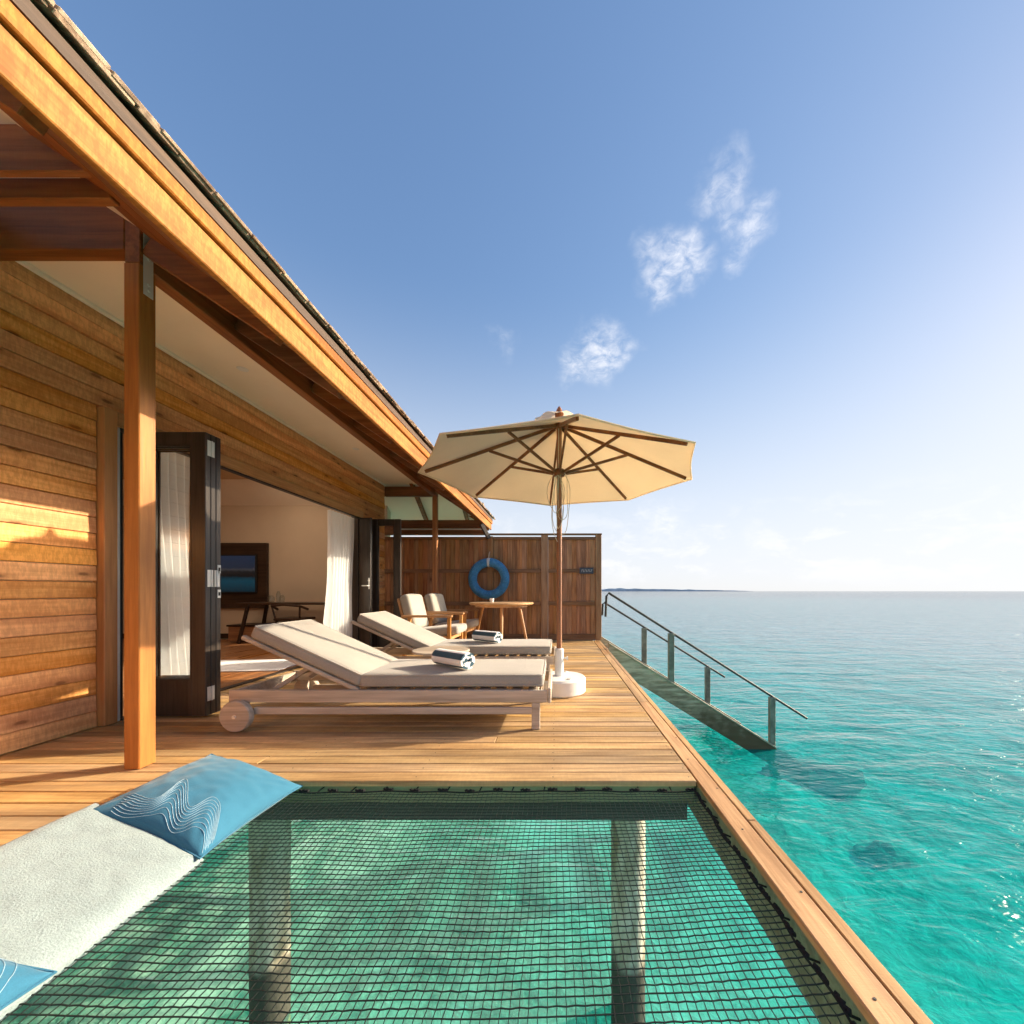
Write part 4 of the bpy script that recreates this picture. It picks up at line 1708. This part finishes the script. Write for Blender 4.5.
rock(6.0, 9.2, 1.35, .75, .36, 2.3, 'dark coral rock under the water just beyond the foot of the stairs')
rock(5.3, 6.5, .50, .28, .26, 7.9, 'small dark coral lump under the open water beside the deck')

# ------------------------------------------------------------------ hammock net
o = thing('hammock_net', (-.65, .6, -.05), 'black square mesh hammock net laced inside the opening of the deck over the water', 'net')
NO = Vector((-.65, .6, -.05))
X0, X1, Y0, Y1, PT = -1.735, .650, -.30, 1.858, .0214


def net_z(x, y):
    u = (x - X0) / (X1 - X0)
    v = (y - Y0) / (Y1 - Y0)
    return -.030 - .048 * (math.sin(math.pi * u) ** .7) * (math.sin(math.pi * min(1, max(0, v))) ** .7) + .006 * mnoise.noise((x * 4, y * 4, 0))


def net_p(i, j):
    x = X0 + i * PT
    y = Y0 + j * PT
    sx = .008 * mnoise.noise((x * 3, y * 3, 5)) + .0008 * mnoise.noise((i * 1.7, j * 1.7, 5))
    sy = .010 * mnoise.noise((x * 3, y * 3, 15)) + .0008 * mnoise.noise((i * 1.7, j * 1.7, 15))
    # edges are scalloped where the lacing pulls
    if x > X1 - .08:
        sx -= .010 * (.5 + .5 * math.sin(y * 26)) * (x - X1 + .08) / .08
    if y > Y1 - .08:
        sy -= .010 * (.5 + .5 * math.sin(x * 26)) * (y - Y1 + .08) / .08
    return Vector((x + sx, y + sy, net_z(x, y)))


ni, nj = int((X1 - X0) / PT), int((Y1 - Y0) / PT)
P = [[net_p(i, j) for j in range(nj + 1)] for i in range(ni + 1)]
mb = MB()
for i in range(ni + 1):
    mb.tube([P[i][j] + Vector(((.0006 if j % 2 else -.0006), 0, (.0006 if (i + j) % 2 else -.0006))) for j in range(nj + 1)], .0014, 4, cap=False)
for j in range(nj + 1):
    mb.tube([P[i][j] + Vector((0, (.0006 if i % 2 else -.0006), (-.0006 if (i + j) % 2 else .0006))) for i in range(ni + 1)], .0017, 4, cap=False)
mb.build('mesh', M['net'], o, NO, smooth=60, fix=False)
mb = MB()
# border rope and lacing to the frame
edge = [P[i][nj] for i in range(ni + 1)]
mb.tube(edge, .0035, 6)
edge2 = [P[ni][j] for j in range(nj + 1)]
mb.tube(edge2, .0035, 6)
k = 0
for i in range(1, ni, 7):
    p = P[i][nj]
    mb.tube([p, Vector((p.x + .004, 1.884, -.034))], .0032, 5)
for j in range(1, nj, 6):
    p = P[ni][j]
    mb.tube([p, Vector((.671, p.y + .004, -.050))], .0032, 5)
for i in range(2, ni, 6):
    p = P[i][nj] + Vector((0, .008, .002))
    mb.tube([p + Vector((-.022 + .0055 * q, .002 * math.sin(q * 2.1 + i), .003 + .002 * math.sin(q * 1.7 + i))) for q in range(9)], [.004 + .0025 * abs(math.sin(q * 1.3 + i)) for q in range(9)], 6)
for j in range(2, nj, 3):
    p = P[ni][j] + Vector((.006, 0, .001))
    mb.tube([p + Vector((.003 * math.sin(q * 2.1 + j), -.024 + .006 * q, .002 * math.sin(q * 1.7 + j))) for q in range(9)], [.004 + .0025 * abs(math.sin(q * 1.3 + j)) for q in range(9)], 6)
mb.build('lacing_rope', M['lacing'], o, NO, smooth=60)

# ------------------------------------------------------------------ mat and pillows on the net
mb = MB()


def mat_top(u, v):
    # u: 0 wall side .. 1 net side, v: 0 near end .. 1 far end
    x = -1.745 + .49 * u
    y = .10 + (1.50 - .095 * u - .10) * v
    z = .122 - .142 * u + .018 * math.sin(math.pi * u) * math.sin(math.pi * min(1, v * 1.02))
    e = min(u, 1 - u, v * 2.2, (1 - v) * 2.2) / .13
    if e < 1:
        z -= .034 * (1 - math.sqrt(max(0, 1 - (1 - e) ** 2)))
    z += .006 * mnoise.noise((x * 5, y * 5, 1)) + .0025 * mnoise.noise((x * 22, y * 22, 4))
    return (x + .006 * mnoise.noise((y * 6, 0, 3)), y + .006 * mnoise.noise((x * 6, 2, 3)), z)


mb.grid(mat_top, 60, 130)
top = [mat_top(u / 40, 1) for u in range(41)]


def mat_side(p):
    return (p[0], p[1], -.09)


nu, nv = 60, 130
bd = [mat_top(u / nu, 0) for u in range(nu)] + [mat_top(1, v / nv) for v in range(nv)] + [mat_top(1 - u / nu, 1) for u in range(nu)] + [mat_top(0, 1 - v / nv) for v in range(nv)]
nb = len(bd)
c = Vector((-1.43, .75, 0))
vs = [p for p in bd] + [(p[0] + (c.x - p[0]) * .01, p[1] + (c.y - p[1]) * .01, min(-.070, p[2] - .004)) for p in bd]
mb.add(vs, [(i, (i + 1) % nb, nb + (i + 1) % nb, nb + i) for i in range(nb)] + [tuple(nb + i for i in range(nb))], .5)
o = mb.build('lounging_mat', M['terry'], origin=(-1.43, .75, -.07), smooth=50)
tag(o, 'white terry covered lounging mat lying along the edge of the net', 'mat')


def pillow(loc, w, d, h, rot, label, seed, lines):
    root = None

    def top(u, v, s=1):
        a, b2 = 2 * u - 1, 2 * v - 1
        x = a * w * (1 - .075 * (1 - b2 * b2))
        y = b2 * d * (1 - .075 * (1 - a * a))
        t = max(0, (1 - a * a) * (1 - b2 * b2))
        z = s * h * (t ** .55)
        ed = min(1 - abs(a), 1 - abs(b2))
        wr = (.012 * mnoise.noise((a * 1.8 + seed, b2 * 1.8, 1)) + .004 * mnoise.noise((a * 1.5 + b2 * 6 + seed, b2 * 2 - a * 5, 7))) * min(1, ed * 5)
        cr = (abs(a) * abs(b2)) ** 2
        wr += .006 * cr * math.sin((abs(a) - abs(b2)) * 26 + seed) * min(1, ed * 6)
        return Vector((x, y, z + wr * (1 if s > 0 else .3)))
    mb = MB()
    mb.grid(lambda u, v: top(u, v, 1), 48, 48)
    mb.grid(lambda u, v: top(u, v, -1), 48, 48)
    root = mb.build('pillow', M['blue_cloth'], smooth=70)
    bm = bmesh.new()
    bm.from_mesh(root.data)
    bmesh.ops.remove_doubles(bm, verts=bm.verts, dist=1e-5)
    bmesh.ops.recalc_face_normals(bm, faces=bm.faces)
    bm.to_mesh(root.data)
    bm.free()
    root.location = loc
    root.rotation_euler = rot
    tag(root, label, 'pillow', 'blue pillows')
    mb = MB()
    ed = [top(t / 24, 0) for t in range(24)] + [top(1, t / 24) for t in range(24)] + [top(1 - t / 24, 1) for t in range(24)] + [top(0, 1 - t / 24) for t in range(24)]
    mb.tube(ed, .0035, 6, closed=True)
    mb.build('piping', M['blue_cloth'], root, smooth=60)
    mb = MB()
    for k in range(lines[0]):
        pts = []
        for j in range(61):
            t = j / 60
            uv = lines[1](t, k)
            if 0.01 < uv[0] < .99 and 0.01 < uv[1] < .99:
                pts.append(top(*uv) + Vector((0, 0, .0008)))
        if len(pts) > 2:
            mb.tube(pts, .00065, 5)
    mb.build('embroidery', M['embroidery'], root, smooth=60)
    return root


def waves_a(t, k):
    # u towards the net, v away from the camera: bundle of wavy lines along the near edge
    q = .10 + .90 * t
    hill = .24 * math.exp(-((q - .50) / .085) ** 2) * (1 - k * .10) + .20 * math.exp(-((q - .83) / .13) ** 2) * (1 - k * .08)
    u = q + .02 - .62 * hill + .006 * k
    v = .16 - .016 * k + .85 * hill - .10 * max(0, (q - .88) / .12) ** 1.5 + .015 * math.sin(q * 15 + k * .2)
    return (u, max(v, .0))


def waves_b(t, k):
    a = R(-75) + t * R(215)
    r = .05 + k * .028 + .012 * math.sin(a * 3 + k * .4)
    return (.73 + r * math.cos(a), .73 + r * math.sin(a))


pillow((-1.455, 1.640, .040), .242, .242, .102, (R(2), R(16), R(-5)), 'blue pillow with pale wave embroidery lying at the far end of the white mat', 1.3, (9, waves_a))
pillow((-1.352, .640, .112), .232, .25, .09, (R(1), R(17), R(-2)), 'blue pillow with pale curved embroidery resting on the near end of the white mat', 6.1, (9, waves_b))

try:
    scene.cycles.use_denoising = True
    scene.cycles.max_bounces = 10
    scene.cycles.transparent_max_bounces = 16
    scene.cycles.caustics_reflective = False
    scene.cycles.caustics_refractive = False
    scene.cycles.sample_clamp_indirect = 8
except Exception:
    pass
